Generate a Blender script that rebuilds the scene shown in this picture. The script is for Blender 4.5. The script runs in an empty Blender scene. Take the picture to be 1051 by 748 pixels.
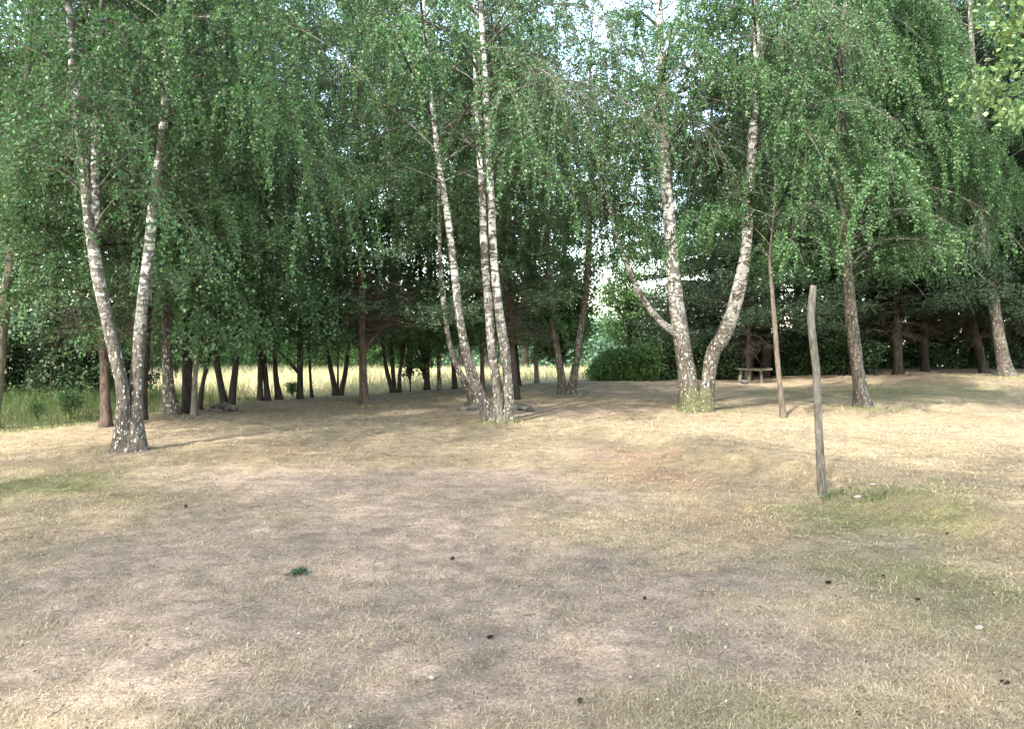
import bpy, math, random
import numpy as np

# ---------------------------------------------------------------- camera, sky, sun, exposure
scene = bpy.context.scene
COL = scene.collection
F, CX, CY = 825.0, 525.5, 374.0            # focal length and centre of the photograph in its own pixels
EYE = 1.6
PITCH = math.atan(29.0 / F)
cam_data = bpy.data.cameras.new('camera')
cam_data.sensor_width = 36.0
cam_data.lens = F / 1051.0 * 36.0
cam_data.clip_end = 3000.0
cam = bpy.data.objects.new('camera', cam_data)
cam.location = (0, 0, EYE)
cam.rotation_euler = (math.pi / 2 - PITCH, 0, 0)
COL.objects.link(cam)
scene.camera = cam

SUN_DIR = np.array([-0.52, -0.85])         # horizontal direction towards the sun
SUN_DIR = SUN_DIR / np.linalg.norm(SUN_DIR)
SUN_EL = math.radians(47)
world = bpy.data.worlds.new('World')
scene.world = world
world.use_nodes = True
wn = world.node_tree
sky = wn.nodes.new('ShaderNodeTexSky')
sky.sky_type = 'NISHITA'
sky.sun_disc = False
sky.sun_elevation = SUN_EL
sky.sun_rotation = math.atan2(SUN_DIR[0], SUN_DIR[1])
sky.air_density = 0.9
sky.dust_density = 1.6
sky.ozone_density = 0.0
bg = wn.nodes['Background']
bg.inputs['Strength'].default_value = 0.15
sky_tint = wn.nodes.new('ShaderNodeMix')        # warm tint, standing in for white balance, takes the blue out of the sky
sky_tint.data_type = 'RGBA'
sky_tint.blend_type = 'MULTIPLY'
sky_tint.inputs[0].default_value = 1.0
sky_tint.inputs[7].default_value = (1.05, 1.0, 0.85, 1)
wn.links.new(sky.outputs[0], sky_tint.inputs[6])
wn.links.new(sky_tint.outputs[2], bg.inputs['Color'])

sun_data = bpy.data.lights.new('sun', 'SUN')
sun_data.energy = 1.7
sun_data.angle = math.radians(1.6)
sun_data.color = (1.0, 0.965, 0.90)
sun = bpy.data.objects.new('sun', sun_data)
from mathutils import Vector
sv = Vector((SUN_DIR[0] * math.cos(SUN_EL), SUN_DIR[1] * math.cos(SUN_EL), math.sin(SUN_EL)))
sun.rotation_euler = sv.to_track_quat('Z', 'Y').to_euler()
sun.location = sv * 50
COL.objects.link(sun)

vs = scene.view_settings
vs.view_transform = 'Standard'
vs.look = 'None'
vs.gamma = 1.0
vs.use_curve_mapping = False
vs.exposure = 3.18

cy = scene.cycles
cy.max_bounces = 6
cy.diffuse_bounces = 4
cy.glossy_bounces = 2
cy.transmission_bounces = 4
cy.transparent_max_bounces = 4
cy.use_denoising = True
cy.caustics_reflective = False
cy.caustics_refractive = False
cy.sample_clamp_indirect = 6.0

# ---------------------------------------------------------------- helpers
R = np.random.default_rng(11)


_GRID = {}


def vnoise(x, y, seed=0, scale=1.0):
    """smooth value noise in -1..1"""
    g = _GRID.get(seed)
    if g is None:
        g = _GRID[seed] = np.random.default_rng(1000 + seed).random((128, 128)) * 2 - 1
    x = np.asarray(x, float) * scale
    y = np.asarray(y, float) * scale
    xi = np.floor(x).astype(int)
    yi = np.floor(y).astype(int)
    fx = x - xi
    fy = y - yi
    fx = fx * fx * (3 - 2 * fx)
    fy = fy * fy * (3 - 2 * fy)
    a = g[xi % 128, yi % 128]
    b = g[(xi + 1) % 128, yi % 128]
    c = g[xi % 128, (yi + 1) % 128]
    d = g[(xi + 1) % 128, (yi + 1) % 128]
    return (a * (1 - fx) + b * fx) * (1 - fy) + (c * (1 - fx) + d * fx) * fy


def fbm(x, y, seed, scale, n=3):
    s = 0
    a = 1.0
    t = 0
    for i in range(n):
        s = s + a * vnoise(x, y, seed + i * 7, scale * 2.03 ** i)
        t += a
        a *= 0.55
    return s / t


def sstep(a, b, v):
    t = np.clip((np.asarray(v, float) - a) / (b - a), 0, 1)
    return t * t * (3 - 2 * t)


def ground_z(x, y):
    x = np.asarray(x, float)
    y = np.asarray(y, float)
    z = 0.42 * sstep(17, 25, y) * sstep(8.5, 14.0, x)
    z = z + 0.05 * vnoise(x, y, 3, 0.22) * sstep(3, 8, y)
    z = z - 6.0 * sstep(27, 120, y)       # the meadow swells, then falls away
    # eroded edge of the slightly raised lawn on the right
    z = z + 0.2 * sstep(-0.25, 0.35, x - (4.6 - 0.36 * (y - 4)) + 0.3 * vnoise(x, y, 5, 0.7)) * sstep(4.5, 6.5, y) * (1 - sstep(11, 15, y))
    return z


def ray(px, py):
    u = (px - CX) / F
    v = (CY - py) / F
    c, s = math.cos(PITCH), math.sin(PITCH)
    return np.array([u, c + v * s, -s + v * c])


def on_ground(px, py):
    d = ray(px, py)
    t = np.arange(2.0, 70.0, 0.01)
    P = np.array([0, 0, EYE]) + d * t[:, None]
    k = np.argmax(P[:, 2] <= ground_z(P[:, 0], P[:, 1]))
    return P[k]


def at(px, py, y):
    d = ray(px, py)
    return np.array([0, 0, EYE]) + d * (y / d[1])


def make_mesh(name, parts, mats):
    """parts: list of (verts Nx3, faces Mxk, material index, smooth)"""
    vs_, loops, starts, totals, mi, sm = [], [], [], [], [], []
    off = 0
    lo = 0
    for v, f, m, s in parts:
        v = np.asarray(v, np.float32)
        f = np.asarray(f, np.int64)
        if len(f) == 0:
            continue
        k = f.shape[1]
        vs_.append(v)
        loops.append((f + off).ravel())
        starts.append(lo + np.arange(len(f)) * k)
        totals.append(np.full(len(f), k))
        mi.append(np.full(len(f), m))
        sm.append(np.full(len(f), s, bool))
        off += len(v)
        lo += len(f) * k
    v = np.concatenate(vs_)
    l = np.concatenate(loops)
    me = bpy.data.meshes.new(name)
    me.vertices.add(len(v))
    me.vertices.foreach_set('co', v.ravel())
    me.loops.add(len(l))
    me.loops.foreach_set('vertex_index', l.astype(np.int32))
    n = sum(len(s) for s in starts)
    me.polygons.add(n)
    me.polygons.foreach_set('loop_start', np.concatenate(starts).astype(np.int32))
    me.polygons.foreach_set('loop_total', np.concatenate(totals).astype(np.int32))
    me.polygons.foreach_set('material_index', np.concatenate(mi).astype(np.int32))
    me.polygons.foreach_set('use_smooth', np.concatenate(sm))
    for m in mats:
        me.materials.append(m)
    me.update(calc_edges=True)
    return me


def obj(name, me, parent=None, loc=(0, 0, 0)):
    o = bpy.data.objects.new(name, me)
    o.location = loc
    if parent is not None:
        o.parent = parent
    COL.objects.link(o)
    return o


def tag(o, label, cat, group=None):
    o['label'] = label
    o['category'] = cat
    if group:
        o['group'] = group
    return o


def thing(name, label, cat, loc, group=None):
    o = bpy.data.objects.new(name, None)
    o.empty_display_size = 0.3
    o.location = loc
    COL.objects.link(o)
    return tag(o, label, cat, group)


def catmull(P, step):
    """resample a polyline of (x,y,z,r) rows with a Catmull-Rom spline"""
    P = np.asarray(P, float)
    Q = np.vstack([2 * P[0] - P[1], P, 2 * P[-1] - P[-2]])
    out = []
    for i in range(1, len(Q) - 2):
        n = max(2, int(np.linalg.norm(Q[i + 1, :3] - Q[i, :3]) / step))
        t = np.linspace(0, 1, n, endpoint=False)[:, None]
        a, b, c, d = Q[i - 1], Q[i], Q[i + 1], Q[i + 2]
        out.append(0.5 * (2 * b + (c - a) * t + (2 * a - 5 * b + 4 * c - d) * t ** 2 + (3 * b - a - 3 * c + d) * t ** 3))
    out.append(P[-1:])
    return np.vstack(out)


def tube(P, sides=12, rough=0.0, flare=0.0, seed=0, cap=True):
    """skin of a polyline of (x,y,z,r) rows"""
    P = np.asarray(P, float)
    n = len(P)
    T = np.gradient(P[:, :3], axis=0)
    T /= np.linalg.norm(T, axis=1)[:, None] + 1e-9
    ref = np.tile(np.array([1.0, 0.0, 0.0]), (n, 1))
    bad = np.abs(T[:, 0]) > 0.9
    ref[bad] = (0, 1, 0)
    A = ref - T * np.sum(ref * T, axis=1)[:, None]
    A /= np.linalg.norm(A, axis=1)[:, None]
    B = np.cross(T, A)
    ang = np.linspace(0, 2 * math.pi, sides, endpoint=False)
    r = np.repeat(np.maximum(P[:, 3], 0.002)[:, None], sides, 1)
    s = np.concatenate([[0], np.cumsum(np.linalg.norm(np.diff(P[:, :3], axis=0), axis=1))])
    if rough:
        aa, ss = np.meshgrid(ang, s)
        r = r * (1 + rough * vnoise(np.cos(aa) * 2 + 20, np.sin(aa) * 2 + ss * 2.2 + 20, seed)
                 + rough * 0.7 * vnoise(np.cos(aa) * 4 + 50, np.sin(aa) * 4 + ss * 7 + 60, seed + 1))
    if flare:
        k = 4 + seed % 3
        hh = np.maximum(P[:, 2], 0)[:, None]
        r = r * (1 + flare * np.exp(-hh / 0.16) * (0.7 + 0.45 * np.cos(k * ang[None, :] + seed)))
    V = P[:, None, :3] + r[:, :, None] * (np.cos(ang)[None, :, None] * A[:, None, :] + np.sin(ang)[None, :, None] * B[:, None, :])
    V = V.reshape(-1, 3)
    i = np.arange(n - 1)[:, None] * sides
    j = np.arange(sides)[None, :]
    j2 = (j + 1) % sides
    Fq = np.stack([i + j, i + j2, i + sides + j2, i + sides + j], -1).reshape(-1, 4)
    return V, Fq


def tubes_many(P, rad, sides=3):
    """P: (N,K,3) polylines, rad: (N,K)"""
    N, K, _ = P.shape
    T = np.gradient(P, axis=1)
    T /= np.linalg.norm(T, axis=2)[..., None] + 1e-9
    ref = np.array([0.31, 0.87, 0.38])
    A = np.cross(T, ref)
    A /= np.linalg.norm(A, axis=2)[..., None] + 1e-9
    B = np.cross(T, A)
    ang = np.linspace(0, 2 * math.pi, sides, endpoint=False)
    V = P[:, :, None, :] + rad[:, :, None, None] * (np.cos(ang)[None, None, :, None] * A[:, :, None, :] + np.sin(ang)[None, None, :, None] * B[:, :, None, :])
    V = V.reshape(-1, 3)
    n = np.arange(N)[:, None, None] * (K * sides)
    i = np.arange(K - 1)[None, :, None] * sides
    j = np.arange(sides)[None, None, :]
    j2 = (j + 1) % sides
    Fq = np.stack([n + i + j, n + i + j2, n + i + sides + j2, n + i + sides + j], -1).reshape(-1, 4)
    return V, Fq


def unit(v):
    return v / (np.linalg.norm(v, axis=-1, keepdims=True) + 1e-9)


def leaves(P, length, width, rng, hang=0.6, flat=0.0, kind='leaf'):
    """one small folded blade per point"""
    n = len(P)
    ax = rng.normal(size=(n, 3))
    ax = unit(ax)
    ax[:, 2] -= hang
    ax = unit(ax)
    nm = rng.normal(size=(n, 3))
    nm[:, 2] += flat
    side = unit(np.cross(ax, nm))
    nrm = np.cross(side, ax)
    L = (length * rng.uniform(0.7, 1.25, n))[:, None]
    W = (width * rng.uniform(0.75, 1.2, n))[:, None]
    a = P
    b = P + ax * L * 0.42 + side * W * 0.5 + nrm * W * 0.12
    c = P + ax * L
    d = P + ax * L * 0.42 - side * W * 0.5 + nrm * W * 0.12
    V = np.stack([a, b, c, d], 1).reshape(-1, 3)
    Fq = (np.arange(n)[:, None] * 4 + np.arange(4)[None, :])
    return V, Fq


# ---------------------------------------------------------------- materials
def new_mat(name):
    m = bpy.data.materials.new(name)
    m.use_nodes = True
    nt = m.node_tree
    for n in list(nt.nodes):
        nt.nodes.remove(n)
    out = nt.nodes.new('ShaderNodeOutputMaterial')
    return m, nt, out


def N(nt, kind, **kw):
    n = nt.nodes.new('ShaderNode' + kind)
    for k, v in kw.items():
        if k.startswith('i_'):
            n.inputs[k[2:].replace('_', ' ')].default_value = v
        else:
            setattr(n, k, v)
    return n


def ramp(nt, fac, stops, interp='LINEAR'):
    r = nt.nodes.new('ShaderNodeValToRGB')
    r.color_ramp.interpolation = interp
    e = r.color_ramp.elements
    while len(e) < len(stops):
        e.new(0.5)
    for k, (p, c) in enumerate(stops):
        e[k].position = p
        e[k].color = (c[0], c[1], c[2], 1) if hasattr(c, '__len__') else (c, c, c, 1)
    nt.links.new(fac, r.inputs[0])
    return r.outputs[0]


def mix(nt, fac, a, b, blend='MIX'):
    m = nt.nodes.new('ShaderNodeMix')
    m.data_type = 'RGBA'
    m.blend_type = blend
    for sock, v in ((m.inputs[0], fac), (m.inputs[6], a), (m.inputs[7], b)):
        if hasattr(v, 'is_output'):
            nt.links.new(v, sock)
        elif hasattr(v, '__len__'):
            sock.default_value = (v[0], v[1], v[2], 1)
        else:
            sock.default_value = v
    return m.outputs[2]


def mth(nt, op, a, b=0.0, clamp=False):
    m = nt.nodes.new('ShaderNodeMath')
    m.operation = op
    m.use_clamp = clamp
    for k, v in enumerate((a, b)):
        if hasattr(v, 'is_output'):
            nt.links.new(v, m.inputs[k])
        else:
            m.inputs[k].default_value = v
    return m.outputs[0]


def noise(nt, vec, scale, detail=3, rough=0.55, dist=0.0):
    n = N(nt, 'TexNoise')
    n.inputs['Scale'].default_value = scale
    n.inputs['Detail'].default_value = detail
    n.inputs['Roughness'].default_value = rough
    n.inputs['Distortion'].default_value = dist
    if vec is not None:
        nt.links.new(vec, n.inputs['Vector'])
    return n.outputs['Fac']


def mapping(nt, vec, scale, loc=(0, 0, 0)):
    m = N(nt, 'Mapping')
    m.inputs['Scale'].default_value = scale
    m.inputs['Location'].default_value = loc
    nt.links.new(vec, m.inputs['Vector'])
    return m.outputs[0]


def leaf_mat(name, cols, trans=0.38, rough=0.45, spec=0.4):
    m, nt, out = new_mat(name)
    g = N(nt, 'NewGeometry')
    c = ramp(nt, g.outputs['Random Per Island'], [(k / (len(cols) - 1), q) for k, q in enumerate(cols)])
    p = N(nt, 'BsdfPrincipled')
    p.inputs['Roughness'].default_value = rough
    p.inputs['Specular IOR Level'].default_value = spec
    nt.links.new(c, p.inputs['Base Color'])
    t = N(nt, 'BsdfTranslucent')
    tc = mix(nt, 1.0, c, (1.15, 1.3, 0.75), 'MULTIPLY')
    nt.links.new(tc, t.inputs['Color'])
    s = N(nt, 'MixShader')
    s.inputs[0].default_value = trans
    nt.links.new(p.outputs[0], s.inputs[1])
    nt.links.new(t.outputs[0], s.inputs[2])
    nt.links.new(s.outputs[0], out.inputs[0])
    return m


def birch_bark(name, base_h, dark=0.0, moss=0.0, fleck_amt=0.85):
    """white peeling bark with dark bands; corky and dark up to base_h"""
    m, nt, out = new_mat(name)
    tc = N(nt, 'TexCoord')
    ob = tc.outputs['Object']
    sep = N(nt, 'SeparateXYZ')
    nt.links.new(ob, sep.inputs[0])
    z = sep.outputs[2]
    bands = noise(nt, mapping(nt, ob, (4.5, 4.5, 13.0)), 1.0, 5, 0.65, 0.9)
    lent = noise(nt, mapping(nt, ob, (9.0, 9.0, 70.0)), 1.0, 2, 0.5)
    patch = noise(nt, mapping(nt, ob, (5.0, 5.0, 3.2)), 1.0, 4, 0.6, 0.8)
    cork = noise(nt, mapping(nt, ob, (20.0, 20.0, 6.0)), 1.0, 4, 0.65, 0.6)
    fleck = noise(nt, mapping(nt, ob, (26.0, 26.0, 16.0)), 1.0, 2, 0.5, 0.3)
    tone = noise(nt, ob, 5.0, 3, 0.6)
    white = ramp(nt, tone, [(0.25, (0.26, 0.25, 0.23)), (0.48, (0.47, 0.46, 0.435)), (0.75, (0.60, 0.595, 0.575))])
    bmask = ramp(nt, bands, [(0.56 - dark * 0.10, 0.0), (0.60 - dark * 0.10, 1.0)])
    lmask = ramp(nt, lent, [(0.62, 0.0), (0.67, 1.0)])
    pm = ramp(nt, patch, [(0.57 - dark * 0.12, 0.0), (0.62 - dark * 0.12, 1.0)])
    black = ramp(nt, cork, [(0.3, (0.025, 0.022, 0.019)), (0.7, (0.11, 0.097, 0.083))])
    c = mix(nt, mth(nt, 'MULTIPLY', lmask, 0.55), white, (0.09, 0.075, 0.06))
    c = mix(nt, mth(nt, 'MULTIPLY', bmask, 0.92), c, black)
    c = mix(nt, mth(nt, 'MULTIPLY', pm, 0.92), c, black)
    # corky foot: brown grey ridges with white flecks
    corkc = ramp(nt, cork, [(0.30, (0.018, 0.015, 0.012)), (0.5, (0.078, 0.066, 0.053)), (0.72, (0.17, 0.15, 0.125))])
    fm = ramp(nt, fleck, [(0.60, 0.0), (0.66, 1.0)])
    corkc = mix(nt, mth(nt, 'MULTIPLY', fm, fleck_amt), corkc, (0.50, 0.48, 0.44))
    edge = mth(nt, 'ADD', mth(nt, 'MULTIPLY', mth(nt, 'SUBTRACT', patch, 0.5), base_h * 1.5), z)
    foot = ramp(nt, mth(nt, 'DIVIDE', edge, base_h * 1.6), [(0.35, 1.0), (0.85, 0.0)])
    c = mix(nt, foot, c, corkc)
    if moss:
        mo = ramp(nt, mth(nt, 'ADD', mth(nt, 'DIVIDE', z, moss), mth(nt, 'SUBTRACT', patch, 0.5)), [(0.3, 1.0), (0.9, 0.0)])
        mo = mth(nt, 'MULTIPLY', mo, ramp(nt, cork, [(0.4, 0.3), (0.6, 1.0)]))
        c = mix(nt, mth(nt, 'MULTIPLY', mo, 0.85), c, (0.075, 0.085, 0.02))
    p = N(nt, 'BsdfPrincipled')
    p.inputs['Roughness'].default_value = 0.75
    p.inputs['Specular IOR Level'].default_value = 0.25
    nt.links.new(c, p.inputs['Base Color'])
    bh = mth(nt, 'ADD', mth(nt, 'MULTIPLY', cork, foot), mth(nt, 'MULTIPLY', bmask, -0.25))
    b = N(nt, 'Bump')
    b.inputs['Strength'].default_value = 0.9
    b.inputs['Distance'].default_value = 0.04
    nt.links.new(bh, b.inputs['Height'])
    nt.links.new(b.outputs[0], p.inputs['Normal'])
    nt.links.new(p.outputs[0], out.inputs[0])
    return m


def rough_bark(name, c0, c1, c2, sc=(14, 14, 4)):
    m, nt, out = new_mat(name)
    tc = N(nt, 'TexCoord')
    ob = tc.outputs['Object']
    a = noise(nt, mapping(nt, ob, sc), 1.0, 5, 0.65, 0.8)
    b = noise(nt, ob, 3.0, 2)
    c = ramp(nt, a, [(0.3, c0), (0.52, c1), (0.75, c2)])
    c = mix(nt, 0.4, c, mix(nt, b, (0.6, 0.6, 0.55), (1.3, 1.25, 1.2)), 'MULTIPLY')
    p = N(nt, 'BsdfPrincipled')
    p.inputs['Roughness'].default_value = 0.9
    p.inputs['Specular IOR Level'].default_value = 0.15
    nt.links.new(c, p.inputs['Base Color'])
    bm = N(nt, 'Bump')
    bm.inputs['Strength'].default_value = 1.0
    bm.inputs['Distance'].default_value = 0.03
    nt.links.new(a, bm.inputs['Height'])
    nt.links.new(bm.outputs[0], p.inputs['Normal'])
    nt.links.new(p.outputs[0], out.inputs[0])
    return m


def island_mat(name, cols, rough=0.85, spec=0.2, trans=0.0):
    if trans:
        return leaf_mat(name, cols, trans, rough, spec)
    m, nt, out = new_mat(name)
    g = N(nt, 'NewGeometry')
    c = ramp(nt, g.outputs['Random Per Island'], [(k / (len(cols) - 1), q) for k, q in enumerate(cols)])
    p = N(nt, 'BsdfPrincipled')
    p.inputs['Roughness'].default_value = rough
    p.inputs['Specular IOR Level'].default_value = spec
    nt.links.new(c, p.inputs['Base Color'])
    nt.links.new(p.outputs[0], out.inputs[0])
    return m


M_LEAF = leaf_mat('birch_leaf', [(0.030, 0.076, 0.030), (0.045, 0.104, 0.041), (0.064, 0.136, 0.053), (0.105, 0.185, 0.076)])
M_LEAF2 = leaf_mat('mid_green_leaf', [(0.040, 0.088, 0.037), (0.060, 0.12, 0.050), (0.088, 0.158, 0.066)])  # narrower mid-green range for the rear and off-frame crowns
M_BROAD = leaf_mat('broad_leaf', [(0.035, 0.080, 0.020), (0.055, 0.115, 0.028), (0.085, 0.160, 0.040)])
M_MAPLE = leaf_mat('pale_leaf', [(0.09, 0.155, 0.06), (0.13, 0.195, 0.08), (0.19, 0.25, 0.12)])
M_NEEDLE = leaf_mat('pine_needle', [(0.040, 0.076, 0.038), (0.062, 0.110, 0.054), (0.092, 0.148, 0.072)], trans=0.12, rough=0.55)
M_DARKNEEDLE = leaf_mat('needle_painted_shade', [(0.010, 0.021, 0.010), (0.016, 0.031, 0.015), (0.024, 0.043, 0.020)], trans=0.08, rough=0.6, spec=0.2)  # needle greens darkened: the deep shade at the right is put into the colour
M_FARLEAF = leaf_mat('far_leaf', [(0.040, 0.085, 0.050), (0.055, 0.115, 0.065), (0.080, 0.145, 0.075)], trans=0.25)  # bluer greens: the mild fading of distance is painted into the leaves
M_DEADTWIG = island_mat('dead_twig', [(0.05, 0.038, 0.03), (0.09, 0.072, 0.058)])
M_HEDGEWEED = leaf_mat('weed_leaf', [(0.03, 0.075, 0.026), (0.05, 0.105, 0.036), (0.08, 0.14, 0.05)])
M_TWIG = island_mat('birch_twig', [(0.04, 0.034, 0.026), (0.075, 0.066, 0.052)])
M_LIMB = rough_bark('birch_limb', (0.032, 0.031, 0.027), (0.085, 0.083, 0.073), (0.26, 0.255, 0.235), (10, 10, 10))
M_BIRCH = birch_bark('birch_bark', 2.0, 0.45)
M_BIRCH_BLACK = birch_bark('birch_bark_blotched', 2.1, 0.72)
M_BIRCH_DARK = birch_bark('birch_bark_dark', 10.0, 0.9, fleck_amt=0.4)
M_BIRCH_MOSS = birch_bark('birch_bark_mossy', 2.2, 0.4, 0.75)
M_PINE = rough_bark('pine_bark', (0.02, 0.014, 0.011), (0.075, 0.054, 0.042), (0.14, 0.105, 0.084))
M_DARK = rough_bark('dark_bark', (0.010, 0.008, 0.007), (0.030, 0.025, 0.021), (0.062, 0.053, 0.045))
M_GREY = rough_bark('grey_bark', (0.05, 0.044, 0.036), (0.13, 0.115, 0.095), (0.22, 0.20, 0.17), (16, 16, 5))

# ---------------------------------------------------------------- the ground
EDGE_PX = [(-220, 452), (0, 446), (60, 440), (100, 434), (160, 425), (230, 415), (310, 408), (400, 404.5), (450, 400), (540, 394), (620, 389), (700, 387)]
EDGE = np.array([on_ground(a, b)[:2] for a, b in EDGE_PX])


def edge_y(x):
    return np.interp(x, EDGE[:, 0], EDGE[:, 1])


def blob(x, y, px, py, rx, ry):
    c = on_ground(px, py)
    return np.exp(-(((x - c[0]) / rx) ** 2 + ((y - c[1]) / ry) ** 2))


def patch_masks(x, y):
    """bare soil, green, reddish litter: where each really lies on the ground"""
    n1 = fbm(x, y, 21, 0.55, 4)
    n2 = fbm(x, y, 41, 0.9, 4)
    n3 = fbm(x, y, 61, 0.7, 4)
    soil = (0.95 * blob(x, y, 250, 590, 2.0, 1.3) + 0.8 * blob(x, y, 420, 530, 1.7, 2.0) + 0.8 * blob(x, y, 620, 610, 1.7, 0.9)
            + 0.7 * blob(x, y, 120, 690, 1.2, 0.5) + 0.55 * blob(x, y, 340, 490, 2.2, 1.6) + 0.6 * blob(x, y, 720, 520, 1.0, 0.9)
            + 0.45 * blob(x, y, 900, 570, 1.2, 0.8) + 0.25 * blob(x, y, 640, 420, 3.0, 0.8) + 0.5 * blob(x, y, 850, 680, 1.0, 0.5)
            + 0.6 * blob(x, y, 510, 422, 2.6, 1.2) + 1.1 * blob(x, y, 136, 465, 0.7, 0.5) + 0.8 * blob(x, y, 716, 424, 0.8, 0.5) + 0.8 * blob(x, y, 886, 420, 0.8, 0.6))
    soil = np.clip(sstep(0.22, 0.72, soil + 0.75 * n1), 0, 1)
    green = (0.9 * blob(x, y, 30, 500, 1.6, 1.4) + 0.7 * blob(x, y, 985, 590, 0.9, 1.0) + 0.75 * blob(x, y, 930, 500, 1.6, 0.6)
             + 0.55 * blob(x, y, 960, 535, 1.3, 0.6) + 0.4 * blob(x, y, 640, 425, 2.6, 1.6) + 0.5 * blob(x, y, 800, 405, 4.0, 3.5)
             + 0.45 * blob(x, y, 330, 428, 2.2, 1.4) + 0.2 * blob(x, y, 560, 720, 3.0, 0.5) + 0.6 * blob(x, y, 960, 400, 5, 4)
             + 0.5 * blob(x, y, 480, 442, 1.8, 0.8))
    green = np.clip(sstep(0.25, 0.95, green + 0.5 * n2), 0, 1)
    red = (0.8 * blob(x, y, 150, 500, 1.1, 0.9) + 0.6 * blob(x, y, 60, 550, 0.9, 0.5) + 0.8 * blob(x, y, 690, 492, 0.9, 0.8) + 0.7 * blob(x, y, 640, 468, 1.0, 1.0) + 0.6 * blob(x, y, 745, 525, 0.8, 0.6) + 0.5 * blob(x, y, 1000, 740, 0.5, 0.2) + 0.5 * blob(x, y, 200, 470, 1.2, 0.9)
           + 0.5 * blob(x, y, 330, 455, 2.0, 1.0) + 0.6 * blob(x, y, 930, 640, 0.8, 0.35) + 0.5 * blob(x, y, 450, 600, 1.2, 0.5)
           + 0.5 * blob(x, y, 760, 550, 1.0, 0.6))
    red = np.clip(sstep(0.3, 0.95, red + 0.5 * n3), 0, 1)
    # straw bleached in the open belt
    straw = np.clip(sstep(9, 12.5, y + 1.5 * n3) * (1 - 0.7 * soil), 0, 1)
    field = sstep(-0.3, 0.4, y - edge_y(x) + 0.35 * n2) * (1 - sstep(5.0, 6.2, x - 0.0 * y))
    lush = (1 - sstep(-8.0, -5.2, x)) * (1 - sstep(21, 26, y)) * field
    green = np.maximum(green, lush)
    field = field * (1 - 0.85 * lush)
    return soil, green, red, straw, field


def graded(pts):
    out = []
    for (a, b, s) in pts:
        out.append(np.arange(a, b - 1e-6, s))
    out.append([pts[-1][1]])
    return np.concatenate(out)


xs = graded([(-700, -100, 60), (-100, -40, 6), (-40, -10, 0.5), (-10, -7, 0.12), (-7, 7, 0.045), (7, 10, 0.12), (10, 40, 0.5), (40, 100, 6), (100, 700, 60)])
ys = graded([(-60, -4, 4), (-4, 2.4, 0.4), (2.4, 9, 0.035), (9, 16, 0.09), (16, 32, 0.22), (32, 70, 1.0), (70, 160, 6), (160, 700, 60)])
X, Y = np.meshgrid(xs, ys)
Z = ground_z(X, Y)
near = (1 - sstep(14, 24, Y)) * (1 - sstep(9, 14, np.abs(X))) * sstep(0, 2.5, Y)
soil, green, red, straw, field = patch_masks(X, Y)
rough = fbm(X, Y, 81, 1.4, 3) * 0.022 + fbm(X, Y, 91, 7.0, 3) * 0.022 * (1 - 0.5 * soil) + vnoise(X, Y, 97, 16.0) * 0.009
c2 = blob(X, Y, 770, 540, 1.2, 1.0)
rough = rough + c2 * 0.03 * fbm(X, Y, 101, 4.0, 2)
Z = Z + near * rough
nx, ny = len(xs), len(ys)
V = np.stack([X, Y, Z], -1).reshape(-1, 3)
ii, jj = np.meshgrid(np.arange(ny - 1), np.arange(nx - 1), indexing='ij')
k0 = ii * nx + jj
Fq = np.stack([k0, k0 + 1, k0 + nx + 1, k0 + nx], -1).reshape(-1, 4)


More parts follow.
